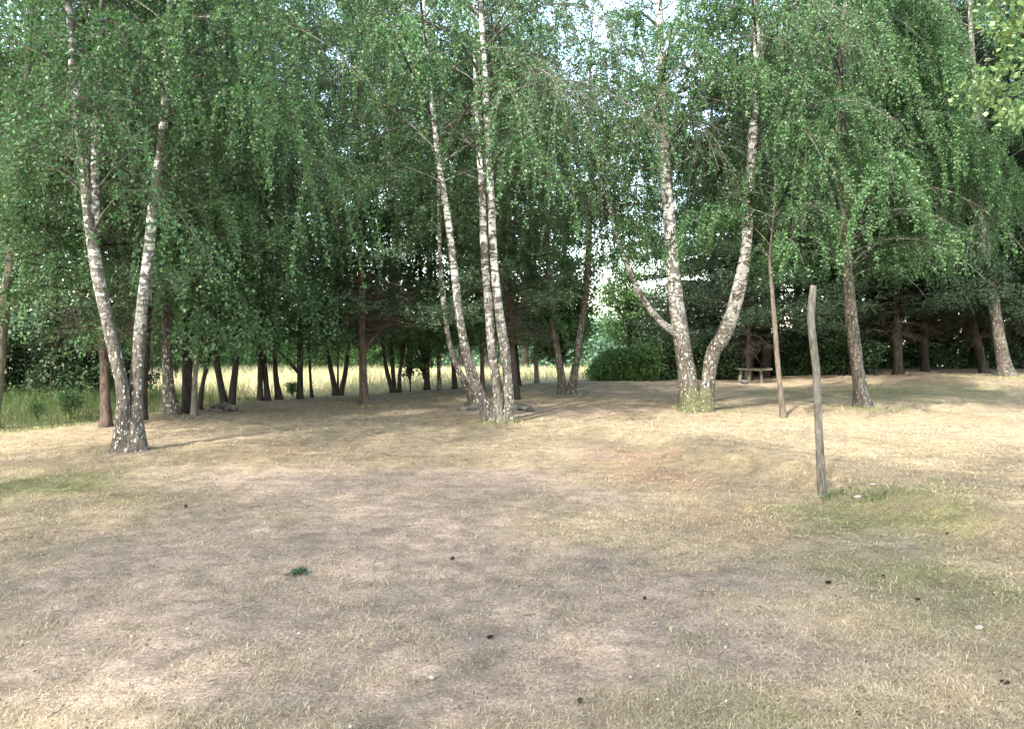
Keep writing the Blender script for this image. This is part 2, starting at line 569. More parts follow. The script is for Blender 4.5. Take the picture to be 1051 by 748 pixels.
def ground_mat():
    m, nt, out = new_mat('dry_ground')
    geo = N(nt, 'NewGeometry')
    pos = geo.outputs['Position']
    at1 = N(nt, 'Attribute', attribute_name='cover')
    at2 = N(nt, 'Attribute', attribute_name='cover2')
    s1 = N(nt, 'SeparateColor')
    s2 = N(nt, 'SeparateColor')
    nt.links.new(at1.outputs['Color'], s1.inputs[0])
    nt.links.new(at2.outputs['Color'], s2.inputs[0])
    soil_, green_, red_ = s1.outputs[0], s1.outputs[1], s1.outputs[2]
    straw_, field_ = s2.outputs[0], s2.outputs[1]
    fine = noise(nt, pos, 55.0, 4, 0.7, 0.6)
    fib = noise(nt, mapping(nt, pos, (22, 60, 20)), 1.0, 3, 0.65, 2.5)
    fib2 = noise(nt, mapping(nt, pos, (70, 20, 20)), 1.0, 3, 0.65, 2.5)
    mid = noise(nt, pos, 4.5, 5, 0.65)
    big = noise(nt, pos, 0.7, 4, 0.6)
    fibm = mth(nt, 'MAXIMUM', fib, fib2)
    grass = ramp(nt, fibm, [(0.38, (0.12, 0.091, 0.056)), (0.52, (0.275, 0.22, 0.14)), (0.68, (0.44, 0.362, 0.236))])
    strawc = ramp(nt, fibm, [(0.36, (0.125, 0.096, 0.062)), (0.52, (0.265, 0.215, 0.145)), (0.68, (0.375, 0.315, 0.22))])
    soilc = ramp(nt, fine, [(0.32, (0.14, 0.105, 0.079)), (0.5, (0.295, 0.23, 0.178)), (0.68, (0.44, 0.356, 0.28))])
    greenc = ramp(nt, fibm, [(0.38, (0.045, 0.055, 0.02)), (0.55, (0.15, 0.16, 0.066)), (0.7, (0.30, 0.28, 0.14))])
    redc = ramp(nt, fibm, [(0.38, (0.14, 0.072, 0.042)), (0.55, (0.34, 0.195, 0.122)), (0.7, (0.47, 0.31, 0.21))])
    fieldc = ramp(nt, fibm, [(0.35, (0.22, 0.195, 0.11)), (0.55, (0.40, 0.36, 0.21)), (0.7, (0.52, 0.47, 0.29))])

    def jit(v, amt=0.5):
        j = mth(nt, 'MULTIPLY', mth(nt, 'SUBTRACT', mid, 0.5), amt * 2)
        j2 = mth(nt, 'MULTIPLY', mth(nt, 'SUBTRACT', fine, 0.5), amt * 1.6)
        return mth(nt, 'ADD', v, mth(nt, 'MULTIPLY', mth(nt, 'ADD', j, j2), ramp(nt, v, [(0.0, 0.25), (0.3, 1.0), (0.9, 0.7)])), True)
    c = mix(nt, straw_, grass, strawc)
    c = mix(nt, mth(nt, 'MULTIPLY', jit(red_, 1.3), 0.6), c, redc)
    c = mix(nt, mth(nt, 'MULTIPLY', jit(green_, 1.1), 0.8), c, greenc)
    c = mix(nt, jit(soil_, 0.7), c, soilc)
    c = mix(nt, field_, c, fieldc)
    c = mix(nt, 0.8, c, ramp(nt, big, [(0.3, (0.72, 0.72, 0.74)), (0.7, (1.25, 1.22, 1.18))]), 'MULTIPLY')
    c = mix(nt, 0.7, c, ramp(nt, mid, [(0.34, (0.55, 0.53, 0.53)), (0.66, (1.38, 1.35, 1.30))]), 'MULTIPLY')
    p = N(nt, 'BsdfPrincipled')
    p.inputs['Roughness'].default_value = 0.95
    p.inputs['Specular IOR Level'].default_value = 0.1
    nt.links.new(c, p.inputs['Base Color'])
    b = N(nt, 'Bump')
    b.inputs['Strength'].default_value = 1.0
    b.inputs['Distance'].default_value = 0.03
    nt.links.new(mth(nt, 'ADD', fibm, mth(nt, 'MULTIPLY', fine, 0.6)), b.inputs['Height'])
    nt.links.new(b.outputs[0], p.inputs['Normal'])
    nt.links.new(p.outputs[0], out.inputs[0])
    return m


me = make_mesh('ground', [(V, Fq, 0, True)], [ground_mat()])
for nm, chans in (('cover', (soil, green, red)), ('cover2', (straw, field, soil * 0))):
    a = me.color_attributes.new(nm, 'FLOAT_COLOR', 'POINT')
    arr = np.ones((len(V), 4), np.float32)
    for k in range(3):
        arr[:, k] = chans[k].ravel()
    a.data.foreach_set('color', arr.ravel())
ground = obj('ground', me)
ground['kind'] = 'structure'


# short dead blades lying in the lawn
def lying_blades(n, y0, y1, power, rng, wmin=0.0008):
    u = rng.random(n)
    e = 1 - power
    y = (y0 ** e + u * (y1 ** e - y0 ** e)) ** (1 / e)
    x = rng.uniform(-1, 1, n) * (0.72 * y + 1.2)
    s_, g_, r_, st_, f_ = patch_masks(x, y)
    clump = fbm(x, y, 131, 3.0, 3)
    keep = rng.random(n) < (0.85 - 0.68 * s_ + 0.7 * clump + 0.6 * fbm(x, y, 137, 8.0, 2))
    keep &= (f_ < 0.5) & (y < edge_y(x) + 0.5)
    x, y, g_, s_, st_, r_ = x[keep], y[keep], g_[keep], s_[keep], st_[keep], r_[keep]
    n = len(x)
    z = ground_z(x, y) + (1 - sstep(14, 24, y)) * (1 - sstep(9, 14, np.abs(x))) * (fbm(x, y, 81, 1.4, 3) * 0.022 + fbm(x, y, 91, 7.0, 3) * 0.022 * (1 - 0.5 * s_) + vnoise(x, y, 97, 16.0) * 0.009)
    az = rng.uniform(0, 2 * math.pi, n)
    L = rng.uniform(0.02, 0.075, n) * (1 + 0.03 * y)
    el = np.abs(rng.normal(0.12, 0.22, n))
    el = np.where(rng.random(n) < 0.02, rng.uniform(0.5, 1.3, n), el)
    d = np.stack([np.cos(az) * np.cos(el), np.sin(az) * np.cos(el), np.sin(el)], -1)
    side = np.stack([-np.sin(az), np.cos(az), np.zeros(n)], -1)
    w = np.maximum(wmin, 0.00021 * y)[:, None] * rng.uniform(0.6, 1.3, n)[:, None]
    bend = rng.normal(0, 0.18, n)[:, None]
    a = np.stack([x, y, z + 0.004], -1)
    m_ = a + d * (L * 0.5)[:, None] + np.array([0, 0, 0.006])
    t = a + d * L[:, None] + side * bend * L[:, None]
    t[:, 2] -= L * 0.12
    t[:, 2] = np.maximum(t[:, 2], z + 0.003)
    V = np.stack([a - side * w, a + side * w, m_ + side * w, m_ - side * w, t], 1).reshape(-1, 3)
    b = np.arange(n)[:, None] * 5
    q = b + np.array([[0, 1, 2, 3]])
    tr = b + np.array([[3, 2, 4]])
    mi = np.where(rng.random(n) < g_ * 0.55, 2, np.where(rng.random(n) < st_, 1, 0))
    return V, q, tr, mi


M_BL = island_mat('dead_blade_grey', [(0.10, 0.077, 0.048), (0.20, 0.158, 0.10), (0.30, 0.243, 0.156), (0.39, 0.322, 0.21)])
M_BS = island_mat('dead_blade_straw', [(0.18, 0.142, 0.088), (0.27, 0.22, 0.145), (0.37, 0.31, 0.215)])
M_BG = island_mat('green_blade', [(0.06, 0.085, 0.025), (0.12, 0.14, 0.05), (0.22, 0.22, 0.10)], trans=0.2)
parts = []
for (n, y0, y1, pw) in ((330000, 2.6, 9.0, 1.6), (110000, 9.0, 26.0, 1.7)):
    Vb, q, tr, mi = lying_blades(n, y0, y1, pw, R)
    off = 0
    for k in range(3):
        sel = mi == k
        idx = np.where(sel)[0]
        vv = Vb.reshape(-1, 5, 3)[idx].reshape(-1, 3)
        b = np.arange(len(idx))[:, None] * 5
        parts.append((vv, b + np.array([[0, 1, 2, 3]]), k, False))
        # tips share the vertices of the quads: rebuilt as a second strip on the same points
        parts.append((vv, b + np.array([[3, 2, 4]]), k, False))
lawn = obj('dry_grass', make_mesh('dry_grass', parts, [M_BL, M_BS, M_BG]))
lawn['kind'] = 'stuff'
lawn['label'] = 'thin mown grass, mostly dead straw, over the trodden soil'


# tall meadow grass beyond the mown edge, and green tufts
def tall_blades(x, y, h, w, rng, lean=0.38):
    n = len(x)
    z = ground_z(x, y) - 0.02
    az = rng.uniform(0, 2 * math.pi, n)
    side = np.stack([np.cos(az), np.sin(az), np.zeros(n)], -1)
    ln = rng.normal(0, lean, (n, 2)) * h[:, None]
    a = np.stack([x, y, z], -1)
    m_ = a + np.concatenate([ln * 0.35, (h * 0.55)[:, None]], 1)
    t = a + np.concatenate([ln, h[:, None]], 1)
    w = w[:, None]
    V = np.stack([a - side * w, a + side * w, m_ + side * w * 0.8, m_ - side * w * 0.8, t], 1).reshape(-1, 3)
    b = np.arange(n)[:, None] * 5
    return V, b + np.array([[0, 1, 2, 3]]), b + np.array([[3, 2, 4]])


def two(V, q, t, k):
    return [(V, q, k, False), (V, t, k, False)]


n = 170000
y = 12 + (R.random(n) ** 1.6) * 46
x = R.uniform(-1, 1, n) * (0.75 * y + 2)
ok = (y > edge_y(x) + 0.9 * fbm(x, y, 43, 0.7, 4) + 0.35) & (x < 4.7 + 0.02 * y)
x, y = x[ok], y[ok]
gp = np.clip(0.12 + 1.1 * (1 - sstep(-8.0, -5.0, x)) * (1 - sstep(19, 24, y)) + 0.35 * fbm(x, y, 151, 0.3, 3) + 0.25 * (1 - sstep(0, 0.8, y - edge_y(x))), 0, 1)
h = (0.22 + 0.30 * R.random(len(x))) * (1 + 0.35 * fbm(x, y, 161, 0.5, 2)) * (0.35 + 0.65 * sstep(0, 2.2, y - edge_y(x)))
w = np.maximum(0.002, 0.0002 * y)
isg = R.random(len(x)) < gp
M_TS = island_mat('meadow_straw', [(0.30, 0.27, 0.165), (0.42, 0.385, 0.25), (0.54, 0.50, 0.345)], trans=0.25)
M_TG = island_mat('meadow_green', [(0.036, 0.06, 0.022), (0.062, 0.092, 0.034), (0.10, 0.13, 0.052)], trans=0.3)
parts = two(*tall_blades(x[~isg], y[~isg], h[~isg], w[~isg], R), 0) + two(*tall_blades(x[isg], y[isg], h[isg], w[isg], R), 1)
o = obj('meadow_grass', make_mesh('meadow_grass', parts, [M_TS, M_TG]))
o['kind'] = 'stuff'
o['label'] = 'tall uncut meadow grass, straw yellow, beyond the row of trunks'

# ---------------------------------------------------------------- trees
def stem_points(base, spec, H, rng, dy=0.0, side_lean=None):
    """stem traced as (px, py, width px); local points (x,y,z,r); continued above the frame to height H"""
    by = base[1]
    pts = []
    z0 = None
    for k, (px, py, w) in enumerate(spec):
        p = at(px, py, by)
        yy = by + dy * max(0, (p[2] - base[2])) / 8.0
        p = at(px, py, yy)
        pts.append([p[0] - base[0], p[1] - base[1], p[2] - base[2], w * 0.43 * yy / F])
    pts = np.array(pts)
    # root end a little below the ground
    d = pts[0] - pts[1]
    if pts[0, 2] < 0.6:
        foot = pts[0].copy()
        foot[2] = -0.25
        foot[3] *= 1.05
        pts[0, 2] = max(pts[0, 2], 0.0)
        pts = np.vstack([foot, pts])
    top = pts[-1]
    if top[2] < H - 0.5:
        dr = pts[-1, :3] - pts[-2, :3]
        dr = dr / max(dr[2], 0.2)
        n = max(2, int((H - top[2]) / 1.3))
        rr = top[3]
        prev = top.copy()
        for k in range(1, n + 1):
            t = k / n
            dzz = (H - top[2]) / n
            q = prev.copy()
            q[:2] += (dr[:2] * dzz * (1 - 0.5 * t)) + rng.normal(0, 0.05, 2)
            q[2] += dzz
            q[3] = max(0.012, rr * (1 - t) ** 0.8)
            pts = np.vstack([pts, q])
            prev = q
    return pts


def weeping_crown(rng, stems, zlo, H, nb, nleaf, leaf_len, spread, zmin=1.9, twig_geo=True, droop=1.0, az_bias=None, limb_r=0.015, mats=None, hi_fade=0.0):
    """arching limbs with hanging strings of small leaves"""
    tw_P, br_P, br_r = [], [], []
    P0s, D0s, Ls, wts = [], [], [], []
    for S in stems:
        SS = catmull(S, 0.25)
        h_top = SS[-1, 2]
        for b in range(nb):
            rel = (b + rng.random()) / nb
            if hi_fade:
                rel = rel ** (1 + hi_fade)
            z = zlo + (h_top * 0.98 - zlo) * rel
            i = int(np.argmin(np.abs(SS[:, 2] - z)))
            s = SS[i, :3]
            az = b * 2.39996 + rng.normal(0, 0.5) + (0 if az_bias is None else 0)
            if az_bias is not None and rng.random() < 0.5:
                az = az_bias + rng.normal(0, 0.7)
            relz = (z - zlo) / max(0.1, h_top - zlo)
            L = spread * (0.45 + 0.75 * min(1, relz * 4 + 0.45)) * (1 - 0.8 * relz ** 1.4) * rng.uniform(0.55, 1.15) + 0.3
            hd = np.array([math.cos(az), math.sin(az), 0])
            sd = np.array([-math.sin(az), math.cos(az), 0])
            up = rng.uniform(0.45, 0.95)
            t = np.linspace(0, 1, 9)[:, None]
            cv = rng.normal(0, 0.12)
            B = s + hd * L * t * 0.9 + sd * L * cv * t ** 2 + np.array([0, 0, 1.0]) * L * (up * t - (up + rng.uniform(-0.2, 0.28) * droop) * t ** 2.2)
            br_P.append(B)
            r0 = min(limb_r * (0.5 + L / spread), SS[i, 3] * 0.55 + 0.004)
            br_r.append(r0 * (1 - 0.85 * t[:, 0]))
            nt = max(4, int(L * rng.uniform(7, 11)))
            tb = rng.uniform(0.22, 1.0, nt) ** 0.85
            fi = tb * 8
            i0 = np.minimum(fi.astype(int), 7)
            fr = (fi - i0)[:, None]
            P0 = B[i0] * (1 - fr) + B[i0 + 1] * fr
            dirn = unit(B[i0 + 1] - B[i0])
            sg = rng.choice([-1, 1], nt)[:, None]
            D0 = unit(dirn * 0.6 + sg * sd * rng.uniform(0.2, 1.0, (nt, 1)) + rng.normal(0, 0.25, (nt, 3)) + np.array([0, 0, 0.15]))
            Lt = rng.uniform(0.45, 1.5, nt) * (0.55 + 0.45 * min(1.4, L / 2.0)) * (0.75 + 0.25 * droop)
            wt = rng.uniform(0.2, 1.3) ** 1.8
            P0s.append(P0)
            D0s.append(D0)
            Ls.append(Lt)
            wts.append(np.full(nt, wt) * Lt)
    P0 = np.concatenate(P0s)
    D0 = np.concatenate(D0s)
    L = np.concatenate(Ls)
    wt = np.concatenate(wts)

    def pos(i, t):
        t = t[..., None]
        l = L[i][..., None]
        return P0[i] + D0[i] * l * 0.62 * (1 - (1 - t) ** 2) + np.array([0, 0, -1.0]) * l * 0.72 * droop * t ** 1.7
    parts = []
    Vb, Fb = tubes_many(np.array(br_P), np.array(br_r), 5)
    parts.append((Vb, Fb, 1, True))
    if twig_geo:
        K = 5
        idx = np.repeat(np.arange(len(L))[:, None], K, 1)
        tt = np.repeat(np.linspace(0, 1, K)[None, :], len(L), 0)
        TP = pos(idx, tt)
        rad = np.repeat(np.linspace(0.0055, 0.0015, K)[None, :], len(L), 0)
        ok = TP[:, -1, 2] > zmin
        Vt, Ft = tubes_many(TP[ok], rad[ok], 3)
        parts.append((Vt, Ft, 2, True))
    i = rng.choice(len(L), nleaf, p=wt / wt.sum())
    t = rng.uniform(0.08, 1.0, nleaf)
    LP = pos(i, t) + rng.normal(0, 0.028, (nleaf, 3)) * (leaf_len / 0.055)
    LP = LP[LP[:, 2] > zmin + rng.uniform(0, 0.5, nleaf)]
    Vl, Fl = leaves(LP, leaf_len, leaf_len * 0.74, rng, hang=0.7)
    parts.append((Vl, Fl, 0, False))
    return parts


def clump_crown(rng, center_pts, nclump, nleaf, clump_r, leaf_len, aspect=0.75, flat=0.5, hang=0.2, squash=0.6):
    """leaf sprays scattered through a crown volume; center_pts: function(n) -> points"""
    C = center_pts(nclump)
    rr = clump_r * rng.uniform(0.5, 1.4, nclump)
    w = rr ** 2 * rng.uniform(0.4, 1.3, nclump)
    i = rng.choice(nclump, nleaf, p=w / w.sum())
    d = unit(rng.normal(size=(nleaf, 3))) * (rng.random(nleaf) ** 0.55)[:, None]
    d[:, 2] *= squash
    P = C[i] + d * rr[i][:, None]
    return leaves(P, leaf_len, leaf_len * aspect, rng, hang=hang, flat=flat)


def pine_crown(rng, zlo, H, spread, nbranch, per, nl=0.085, dead_to=None, tilt=0.15, thick=0.011, limb_f=1.0):
    """whorled limbs carrying flat plates of needle tufts, dead twigs below"""
    parts = []
    br_P, br_r, NP = [], [], []
    dP, dr_ = [], []
    for b in range(nbranch):
        rel = (b + rng.random()) / nbranch
        z = zlo + (H - zlo) * rel
        L = spread * (1 - 0.85 * rel ** 1.3) * rng.uniform(0.6, 1.15) + 0.3
        az = rng.uniform(0, 2 * math.pi)
        hd = np.array([math.cos(az), math.sin(az), 0])
        sd = np.array([-math.sin(az), math.cos(az), 0])
        t = np.linspace(0, 1, 6)[:, None]
        B = np.array([0, 0, z]) + hd * L * t + sd * L * rng.normal(0, 0.1) * t ** 2 + np.array([0, 0, 1]) * L * (tilt * t + rng.normal(0, 0.1) * t ** 2)
        br_P.append(B)
        br_r.append(limb_f * (0.014 + 0.010 * L) * (1 - 0.85 * t[:, 0]))
        nt = max(3, int(L * per))
        tb = rng.uniform(0.3, 1.0, nt) ** 0.7
        off = rng.normal(0, 1, (nt, 3)) * np.array([1, 1, 0.35]) * (0.28 + 0.12 * L) * (1.1 - 0.6 * tb[:, None])
        C = np.array([0, 0, z]) + hd * L * tb[:, None] + np.array([0, 0, 1]) * (L * tilt * tb)[:, None] + off
        NP.append(C)
    V_, F_ = tubes_many(np.array(br_P), np.array(br_r), 5)
    parts.append((V_, F_, 1, True))
    if dead_to is not None:
        nd = 70
        z = rng.uniform(dead_to, zlo + 1.5, nd)
        az = rng.uniform(0, 2 * math.pi, nd)
        L = rng.uniform(0.5, 1.7, nd) * min(1, spread / 2)
        t = np.linspace(0, 1, 4)
        D = np.stack([np.cos(az), np.sin(az), np.zeros(nd)], -1)
        P = np.stack([np.zeros(nd), np.zeros(nd), z], -1)[:, None, :] + D[:, None, :] * (L[:, None] * t)[..., None]
        P[:, :, 2] += (L * rng.normal(-0.15, 0.2, nd))[:, None] * t ** 2
        V_, F_ = tubes_many(P, np.repeat(np.linspace(0.011, 0.003, 4)[None], nd, 0), 3)
        parts.append((V_, F_, 2, True))
        k = rng.integers(0, nd, nd * 9)
        tt = rng.uniform(0.25, 1, nd * 9)
        S = P[k, 0] + (P[k, 3] - P[k, 0]) * tt[:, None]
        E = S + unit(rng.normal(size=(nd * 9, 3))) * rng.uniform(0.15, 0.5, (nd * 9, 1))
        Q = np.stack([S, (S + E) / 2 + rng.normal(0, 0.02, S.shape), E], 1)
        V_, F_ = tubes_many(Q, np.repeat(np.array([[0.004, 0.003, 0.002]]), nd * 9, 0), 3)
        parts.append((V_, F_, 2, True))
    C = np.concatenate(NP)
    m_ = 11
    i = np.repeat(np.arange(len(C)), m_)
    P = C[i] + rng.normal(0, 0.045, (len(i), 3))
    Vn, Fn = leaves(P, nl, thick, rng, hang=-0.25)
    parts.append((Vn, Fn, 0, False))
    return parts


def stem_mesh(S, mat, seed, sides=14, step=0.1, rough_=0.09, flare=0.5):
    P = catmull(S, step)
    V_, F_ = tube(P, sides, rough_, flare, seed)
    return make_mesh('trunk', [(V_, F_, 0, True)], [mat])


def branch_tube(base, spec, y, sides=8, seed=0):
    P = []
    for k, (px, py, w) in enumerate(spec):
        p = at(px, py, y + 0.12 * k)
        P.append([p[0] - base[0], p[1] - base[1], p[2] - base[2], w * 0.5 * y / F])
    return tube(catmull(P, 0.1), sides, 0.08, 0, seed)


def traced_birch(label, base_px, stems, H, zlo, nb, nleaf, leaf_len, spread, mat, seed, dys=None, depth=None, name='birch_tree', branches=(), leaf=None, step=0.08, girth=1.0, **kw):
    rng = np.random.default_rng(seed)
    base = on_ground(*base_px) if depth is None else None
    if depth is not None:
        p = at(base_px[0], base_px[1], depth)
        base = np.array([p[0], p[1], float(ground_z(p[0], p[1]))])
    t = thing(name, label, 'tree', tuple(base))
    loc = []
    for k, sp in enumerate(stems):
        S = stem_points(base, [(a, b, w * girth) for a, b, w in sp], H * rng.uniform(0.92, 1.05), rng, 0.0 if dys is None else dys[k])
        loc.append(S)
        obj('trunk', stem_mesh(S, mat, seed + k, step=step), t)
    for k, sp in enumerate(branches):
        V_, F_ = branch_tube(base, sp, base[1], seed=seed + 31 + k)
        obj('branch', make_mesh('branch', [(V_, F_, 0, True)], [mat]), t)
    parts = weeping_crown(rng, loc, zlo, H, nb, nleaf, leaf_len, spread, **kw)
    for sp in branches:
        P = []
        for k, (px, py, w) in enumerate(sp):
            p = at(px, py, base[1] + 0.12 * k)
            P.append([p[0] - base[0], p[1] - base[1], p[2] - base[2], w * 0.5 * base[1] / F])
        P = np.array(P)
        parts += weeping_crown(rng, [P], P[-1, 2] * 0.62, P[-1, 2], 14, 9000, leaf_len, 1.5, zmin=2.4)
    obj('crown', make_mesh('crown', parts, [leaf or M_LEAF, M_LIMB, M_TWIG]), t)
    return t


# --- the birches that stand in the open
traced_birch('twin trunk white birch nearest the camera on the left, dark forked foot on bare soil', (133, 463),
             [[(126, 463, 24), (127, 430, 18), (126, 400, 15), (121, 375, 14), (113, 340, 14), (104, 300, 14), (97, 262, 13), (91, 220, 12), (86, 170, 11), (79, 120, 10), (75, 75, 9), (72, 20, 8)],
              [(141, 463, 22), (139, 430, 17), (140, 400, 15), (142, 365, 14), (145, 320, 13), (150, 280, 13), (155, 235, 12), (160, 190, 11), (166, 145, 10), (170, 100, 9), (172, 50, 8), (175, 0, 7)],
              [(97, 262, 6), (98, 225, 9), (97, 170, 8), (98, 120, 7), (101, 60, 6), (103, 20, 5)]],
             11.0, 2.9, 40, 130000, 0.044, 3.0, M_BIRCH_BLACK, 101, dys=(-0.6, 0.8, 0.2), limb_r=0.010, zmin=2.0)

traced_birch('clump birch of three slender white trunks in the middle, beside the fire ring stones', (510, 434),
             [[(502, 433, 17), (494, 410, 15.5), (486, 388, 15), (478, 360, 13), (471, 320, 11), (465, 270, 10), (459, 220, 9), (451, 170, 8), (444, 110, 7), (438, 50, 6), (434, 0, 6)],
              [(513, 431, 15), (510, 400, 13), (505, 360, 12), (501, 310, 11), (497, 260, 10), (495, 200, 9), (491, 145, 7), (488, 90, 5)],
              [(522, 433, 15), (522, 400, 14), (518, 360, 13), (511, 310, 11), (506, 250, 10), (503, 180, 9), (499, 110, 8), (496, 50, 8), (493, 0, 7)]],
             10.8, 4.2, 36, 95000, 0.047, 2.9, M_BIRCH, 202, girth=0.88, dys=(-0.3, 0.9, 0.0), zmin=2.5)

traced_birch('leaning forked white birch right of the middle, with a mossy foot and torn red bark', (716, 422),
             [[(710, 422, 27), (707, 400, 24), (703, 370, 21), (697, 335, 19), (692, 290, 16), (688, 240, 15), (683, 180, 13), (681, 120, 11), (679, 60, 9), (676, 0, 8)],
              [(723, 419, 19), (727, 390, 17), (732, 362, 17), (743, 344, 17), (752, 320, 16), (760, 290, 15), (766, 250, 13), (769, 200, 11), (773, 140, 10), (776, 80, 9), (777, 20, 8)]],
             10.8, 4.9, 44, 120000, 0.048, 3.0, M_BIRCH_MOSS, 303, dys=(0.3, -0.4), zmin=3.2,
             branches=([(697, 344, 10), (685, 336, 8.5), (674, 326, 7.5), (660, 307, 6.5), (650, 288, 6), (641, 265, 5), (634, 248, 5), (627, 222, 4), (619, 190, 3), (614, 160, 1.5)],))

traced_birch('grey barked birch at the right with hanging sprays of leaves, behind the cut pole', (885, 418),
             [[(885, 418, 18), (881, 385, 15), (876, 345, 14), (871, 300, 13), (868, 250, 12), (865, 200, 11), (863, 140, 10), (864, 80, 9), (868, 0, 7)]],
             11.5, 2.8, 90, 200000, 0.050, 3.5, M_BIRCH_DARK, 404, dys=(0.2,), zmin=2.7, droop=1.1, az_bias=0.0)

traced_birch('mottled birch trunk at the far right edge of the lawn, dark wood behind it', (1033, 386),
             [[(1033, 386, 17), (1027, 355, 14), (1020, 310, 12), (1014, 270, 11), (1009, 220, 10), (1006, 150, 9)]],
             14.0, 3.6, 60, 110000, 0.06, 3.8, M_BIRCH_DARK, 505, zmin=3.0)

traced_birch('speckled birch with a thick dark foot, first trunk right of the twin birch', (176, 426),
             [[(176, 426, 19), (173, 400, 14), (171, 365, 12), (170, 320, 11), (168, 280, 10), (165, 220, 9), (162, 150, 8)]],
             13.0, 3.4, 44, 50000, 0.065, 2.8, M_BIRCH_BLACK, 606, zmin=2.4)

traced_birch('V shaped birch with two dark trunks against the bright meadow, left of the hedge', (582, 404),
             [[(578, 404, 12), (575, 380, 9), (570, 350, 8), (566, 320, 7), (563, 280, 6), (560, 220, 5)],
              [(586, 404, 12), (591, 375, 9), (596, 340, 8), (601, 300, 8), (604, 260, 7), (606, 200, 6), (606, 130, 5)]],
             11.0, 4.2, 40, 65000, 0.06, 3.1, M_BIRCH_DARK, 707, zmin=3.0)

traced_birch('slim white birch leaning left from behind the middle clump', (486, 413),
             [[(486, 413, 10), (478, 395, 8), (467, 371, 7), (460, 345, 6), (456, 315, 6), (453, 285, 5), (451, 240, 5)]],
             12.5, 3.8, 36, 40000, 0.07, 2.4, M_BIRCH, 808, zmin=2.6)

traced_birch('stout grey brown trunk leaning in at the left edge of the lawn', (-8, 440),
             [[(-10, 440, 16), (-4, 400, 14), (1, 350, 13), (6, 300, 12), (11, 272, 11), (18, 200, 9)]],
             12.5, 3.0, 56, 110000, 0.052, 3.2, M_GREY, 909, zmin=2.2, name='leaning_tree')

# --- thin trees and dead stems
def simple_tree(name, label, base_px, stems, H, mat, seed, crown=None, scale=1.0, rot=None, group=None, branches=(), dz=0.0):
    rng = np.random.default_rng(seed)
    base = on_ground(*base_px)
    t = thing(name, label, 'tree', tuple(base), group)
    for k, sp in enumerate(stems):
        S = stem_points(base, sp, H * rng.uniform(0.9, 1.05), rng, rng.normal(0, 0.5))
        obj('trunk', stem_mesh(S, mat, seed + k, sides=10, step=0.16), t)
    for k, sp in enumerate(branches):
        V_, F_ = branch_tube(base, sp, base[1], seed=seed + 31 + k)
        obj('branch', make_mesh('branch', [(V_, F_, 0, True)], [mat]), t)
    if crown is not None:
        c = obj('crown', crown, t, (0, 0, dz))
        c.rotation_euler = (0, 0, rng.uniform(0, 6.28) if rot is None else rot)
        c.scale = (scale * rng.uniform(0.9, 1.1), scale * rng.uniform(0.9, 1.1), scale)
    return t


def straight(H, x=0.0):
    return [np.array([[0, 0, 0, 0.1], [0.1, 0.05, H * 0.35, 0.08], [0.0, -0.1, H * 0.7, 0.05], [0.05, 0, H, 0.015]])]


BIRCH_CROWNS = []
for k in range(3):
    rng = np.random.default_rng(50 + k)
    H = 13.0
    BIRCH_CROWNS.append(make_mesh('crown', weeping_crown(rng, straight(H), 1.25, H, 60, 42000, 0.08, 2.7, zmin=0.95 + 0.25 * k, twig_geo=(k == 0)), [M_LEAF2, M_LIMB, M_TWIG]))
PINE_CROWNS = []
for k in range(2):
    rng = np.random.default_rng(70 + k)
    PINE_CROWNS.append(make_mesh('crown', pine_crown(rng, 1.75 + 0.4 * k, 13.0, 2.6, 80, 28, limb_f=0.55, dead_to=1.5, nl=0.11, thick=0.018), [M_NEEDLE, M_DARK, M_DEADTWIG]))
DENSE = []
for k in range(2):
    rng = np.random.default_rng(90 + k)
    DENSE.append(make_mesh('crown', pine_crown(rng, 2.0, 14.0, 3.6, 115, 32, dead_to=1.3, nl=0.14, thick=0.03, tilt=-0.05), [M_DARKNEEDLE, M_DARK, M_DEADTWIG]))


def round_crown(seed, z0, z1, rad, ncl, nlf, ll, mat, clump=0.55):
    rng = np.random.default_rng(seed)

    def pts(n):
        d = unit(rng.normal(size=(n, 3))) * (rng.random(n) ** 0.45)[:, None]
        lob = 1 + 0.25 * vnoise(np.arctan2(d[:, 1], d[:, 0]) * 1.3 + 10, d[:, 2] * 2 + 10, seed)
        c = np.array([0, 0, (z0 + z1) / 2])
        return c + d * np.stack([rad * lob, rad * lob, (z1 - z0) / 2 * lob], -1)
    V_, F_ = clump_crown(rng, pts, ncl, nlf, clump, ll)
    # a few limbs inside
    m = 26
    E = pts(m)
    S = np.stack([np.zeros(m), np.zeros(m), np.maximum(z0 * 0.8, E[:, 2] * 0.55)], -1)
    Pm = (S + E) / 2 + np.array([0, 0, 0.15])
    Vb, Fb = tubes_many(np.stack([S, Pm, E], 1), np.repeat(np.array([[0.04, 0.022, 0.006]]), m, 0), 5)
    return make_mesh('crown', [(V_, F_, 0, False), (Vb, Fb, 1, True)], [mat, M_DARK])


BROAD_CROWNS = [round_crown(120, 1.8, 11.5, 3.0, 230, 26000, 0.12, M_BROAD), round_crown(121, 1.5, 9.5, 2.8, 220, 24000, 0.12, M_LEAF2)]
SMALL_CROWN = round_crown(122, 0.35, 1.7, 0.45, 40, 1100, 0.07, M_BROAD, 0.2)

